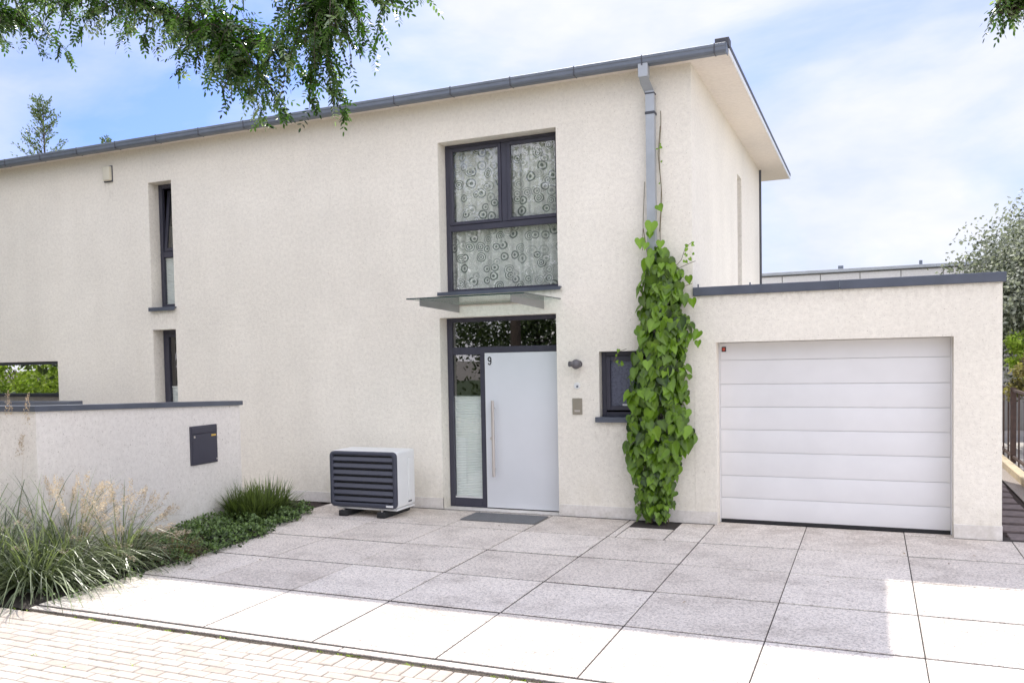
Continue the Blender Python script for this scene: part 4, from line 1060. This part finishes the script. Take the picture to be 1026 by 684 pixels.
conifer('larch_tree', 'slim pointed tree top rising above the roof at the far left', (-23.9, 12, 0), 11.0, 2.0, 120)
conifer('larch_tree', 'tiny tree tip just showing above the gutter right of the pointed one', (-21.1, 12, 0), 9.35, .9, 60)
# greenery across the street, seen in the window panes
for i, (x, y, h, rr) in enumerate([(-27, -11, 7.5, 3.2), (-21, -16, 9.5, 4.0), (-14.5, -21, 11, 4.6), (-8.5, -23, 10, 4.2), (-3, -24, 10.5, 4.2), (3, -25, 9.5, 4.2), (-33, -6, 8, 3.5)]):
    crown_tree('street_tree', ['broad tree farthest to the west across the street', 'broad tree across the street opposite the letterbox', 'tallest tree across the street', 'tree across the street opposite the heat pump', 'tree across the street opposite the door', 'tree across the street opposite the garage', 'tree at the west end of the street'][i], (x, y, 0), h, rr, h*.38, 70, [9000, 12000, 15000, 15000, 12000, 8000, 8000][i], 'tree_a', .20, .2, group='trees across the street')
for i, (x, y) in enumerate([(-19, -8.2), (-22.5, -9.2), (-26, -8.6), (-16.5, -9.6), (-30, -7.5), (-13.5, -14), (-8, -17), (-3, -18), (2.5, -18)]):
    crown_tree('hedge_bush', 'rounded bush across the street, number %s from the west end' % ['five', 'four', 'three', 'six', 'two', 'seven', 'eight', 'nine', 'ten'][i], (x, y, 0), *((2.6, 1.6, 1.15, 26, 3800, 'bush_y', .15, .06, 1.25) if i < 5 else (5.2, 3.0, 2.3, 60, 15000, 'tree_a', .15, .1, 2.6)), cat='bush', group='bushes across the street')
crown_tree('added_side_tree', 'leafy tree added out of view beyond the left end of the boundary wall', (-16.0, -5.5, 0), 8.5, 3.4, 3.2, 60, 14000, 'tree_a', .22, .2)  # unseen tree put in to darken the far left of the facade

# ------------------------------------------------------------------ world, sun, camera
SD = Vector((-.283, .757, 1.0)).normalized()
el = math.asin(SD.z); az = math.atan2(SD.x, SD.y)
wd = bpy.data.worlds.new('World'); scn.world = wd; wd.use_nodes = True
nt = wd.node_tree; nt.nodes.clear(); out = nt.nodes.new('ShaderNodeOutputWorld')
bg = N(nt, 'ShaderNodeBackground', Strength=.15)
sk = nt.nodes.new('ShaderNodeTexSky'); sk.sky_type = 'NISHITA'; sk.sun_disc = False
sk.sun_elevation = el; sk.sun_rotation = az; sk.air_density = 1.0; sk.dust_density = 1.2; sk.ozone_density = 1.2
tc = N(nt, 'ShaderNodeTexCoord')
mp = N(nt, 'ShaderNodeMapping'); mp.inputs['Scale'].default_value = (1, 1, 2.2); mp.inputs['Location'].default_value = (1.3, .6, .2); L(nt, tc.outputs['Generated'], mp.inputs[0])
n1 = N(nt, 'ShaderNodeTexNoise', Scale=1.7, Detail=7.0, Roughness=.55, Distortion=.4); L(nt, mp.outputs[0], n1.inputs['Vector'])
mk = ramp(nt, n1.outputs[0], [(.36, 0.0), (.58, 1.)]).outputs[0]
n2 = N(nt, 'ShaderNodeTexNoise', Scale=4.5, Detail=5.0, Roughness=.6); L(nt, mp.outputs[0], n2.inputs['Vector'])
cc = ramp(nt, n2.outputs[0], [(.3, (.70, .78, 1.)), (.7, (.97, .97, 1.02))])
cs = N(nt, "ShaderNodeVectorMath", _operation="SCALE"); L(nt, cc.outputs[0], cs.inputs[0]); sxyz = N(nt, 'ShaderNodeSeparateXYZ'); L(nt, tc.outputs['Generated'], sxyz.inputs[0])
mr = N(nt, 'ShaderNodeMapRange', i1=-.25, i2=.3, i3=17.2, i4=7.2); mr.interpolation_type = 'SMOOTHSTEP'; L(nt, sxyz.outputs[1], mr.inputs[0]); L(nt, mr.outputs[0], cs.inputs['Scale'])
mw = N(nt, 'ShaderNodeMapRange', i1=-.25, i2=.3, i3=1., i4=0.); L(nt, sxyz.outputs[1], mw.inputs[0])
warm = mixc(nt, mw.outputs[0], (1., 1., 1.), (1.07, 1.005, .925))
cw = mixc(nt, 1., cc.outputs[0], warm, 'MULTIPLY'); L(nt, cw, cs.inputs[0])
blue = mixc(nt, 1., sk.outputs[0], (.55, .71, 1.2), 'MULTIPLY')
col = mixc(nt, mk, blue, cs.outputs[0])
L(nt, col, bg.inputs[0]); L(nt, bg.outputs[0], out.inputs[0])
sun = bpy.data.lights.new('sun', 'SUN'); sun.energy = 4.6; sun.angle = math.radians(.5); sun.color = (1, .955, .88)
so_ = bpy.data.objects.new('sun', sun); COL.objects.link(so_); so_.rotation_euler = (-SD).to_track_quat('-Z', 'Y').to_euler()

f, px, py, yaw, pit, rol, cx, cy, cz = 910.5452, 439.8514, 395.4147, -0.4453, -0.0405, -0.0217, 1.8676, -10.7867, 1.9919
Fv = Vector((math.sin(yaw)*math.cos(pit), math.cos(yaw)*math.cos(pit), math.sin(pit)))
Rv = Vector((math.cos(yaw), -math.sin(yaw), 0)); Uv = Rv.cross(Fv)
R2 = Rv*math.cos(rol) + Uv*math.sin(rol); U2 = -Rv*math.sin(rol) + Uv*math.cos(rol)
cd = bpy.data.cameras.new('camera'); cam = bpy.data.objects.new('camera', cd); COL.objects.link(cam)
m = Matrix(((R2.x, U2.x, -Fv.x, cx), (R2.y, U2.y, -Fv.y, cy), (R2.z, U2.z, -Fv.z, cz), (0, 0, 0, 1)))
cam.matrix_world = m
cd.sensor_width = 36; cd.lens = f/1026*36; cd.shift_x = (513 - px)/1026; cd.shift_y = (py - 342)/1026
cd.clip_end = 1500; cd.clip_start = .05
scn.camera = cam
scn.view_settings.view_transform = 'Standard'; scn.view_settings.look = 'None'; scn.view_settings.exposure = 0; scn.view_settings.gamma = 1
scn.render.engine = 'CYCLES'
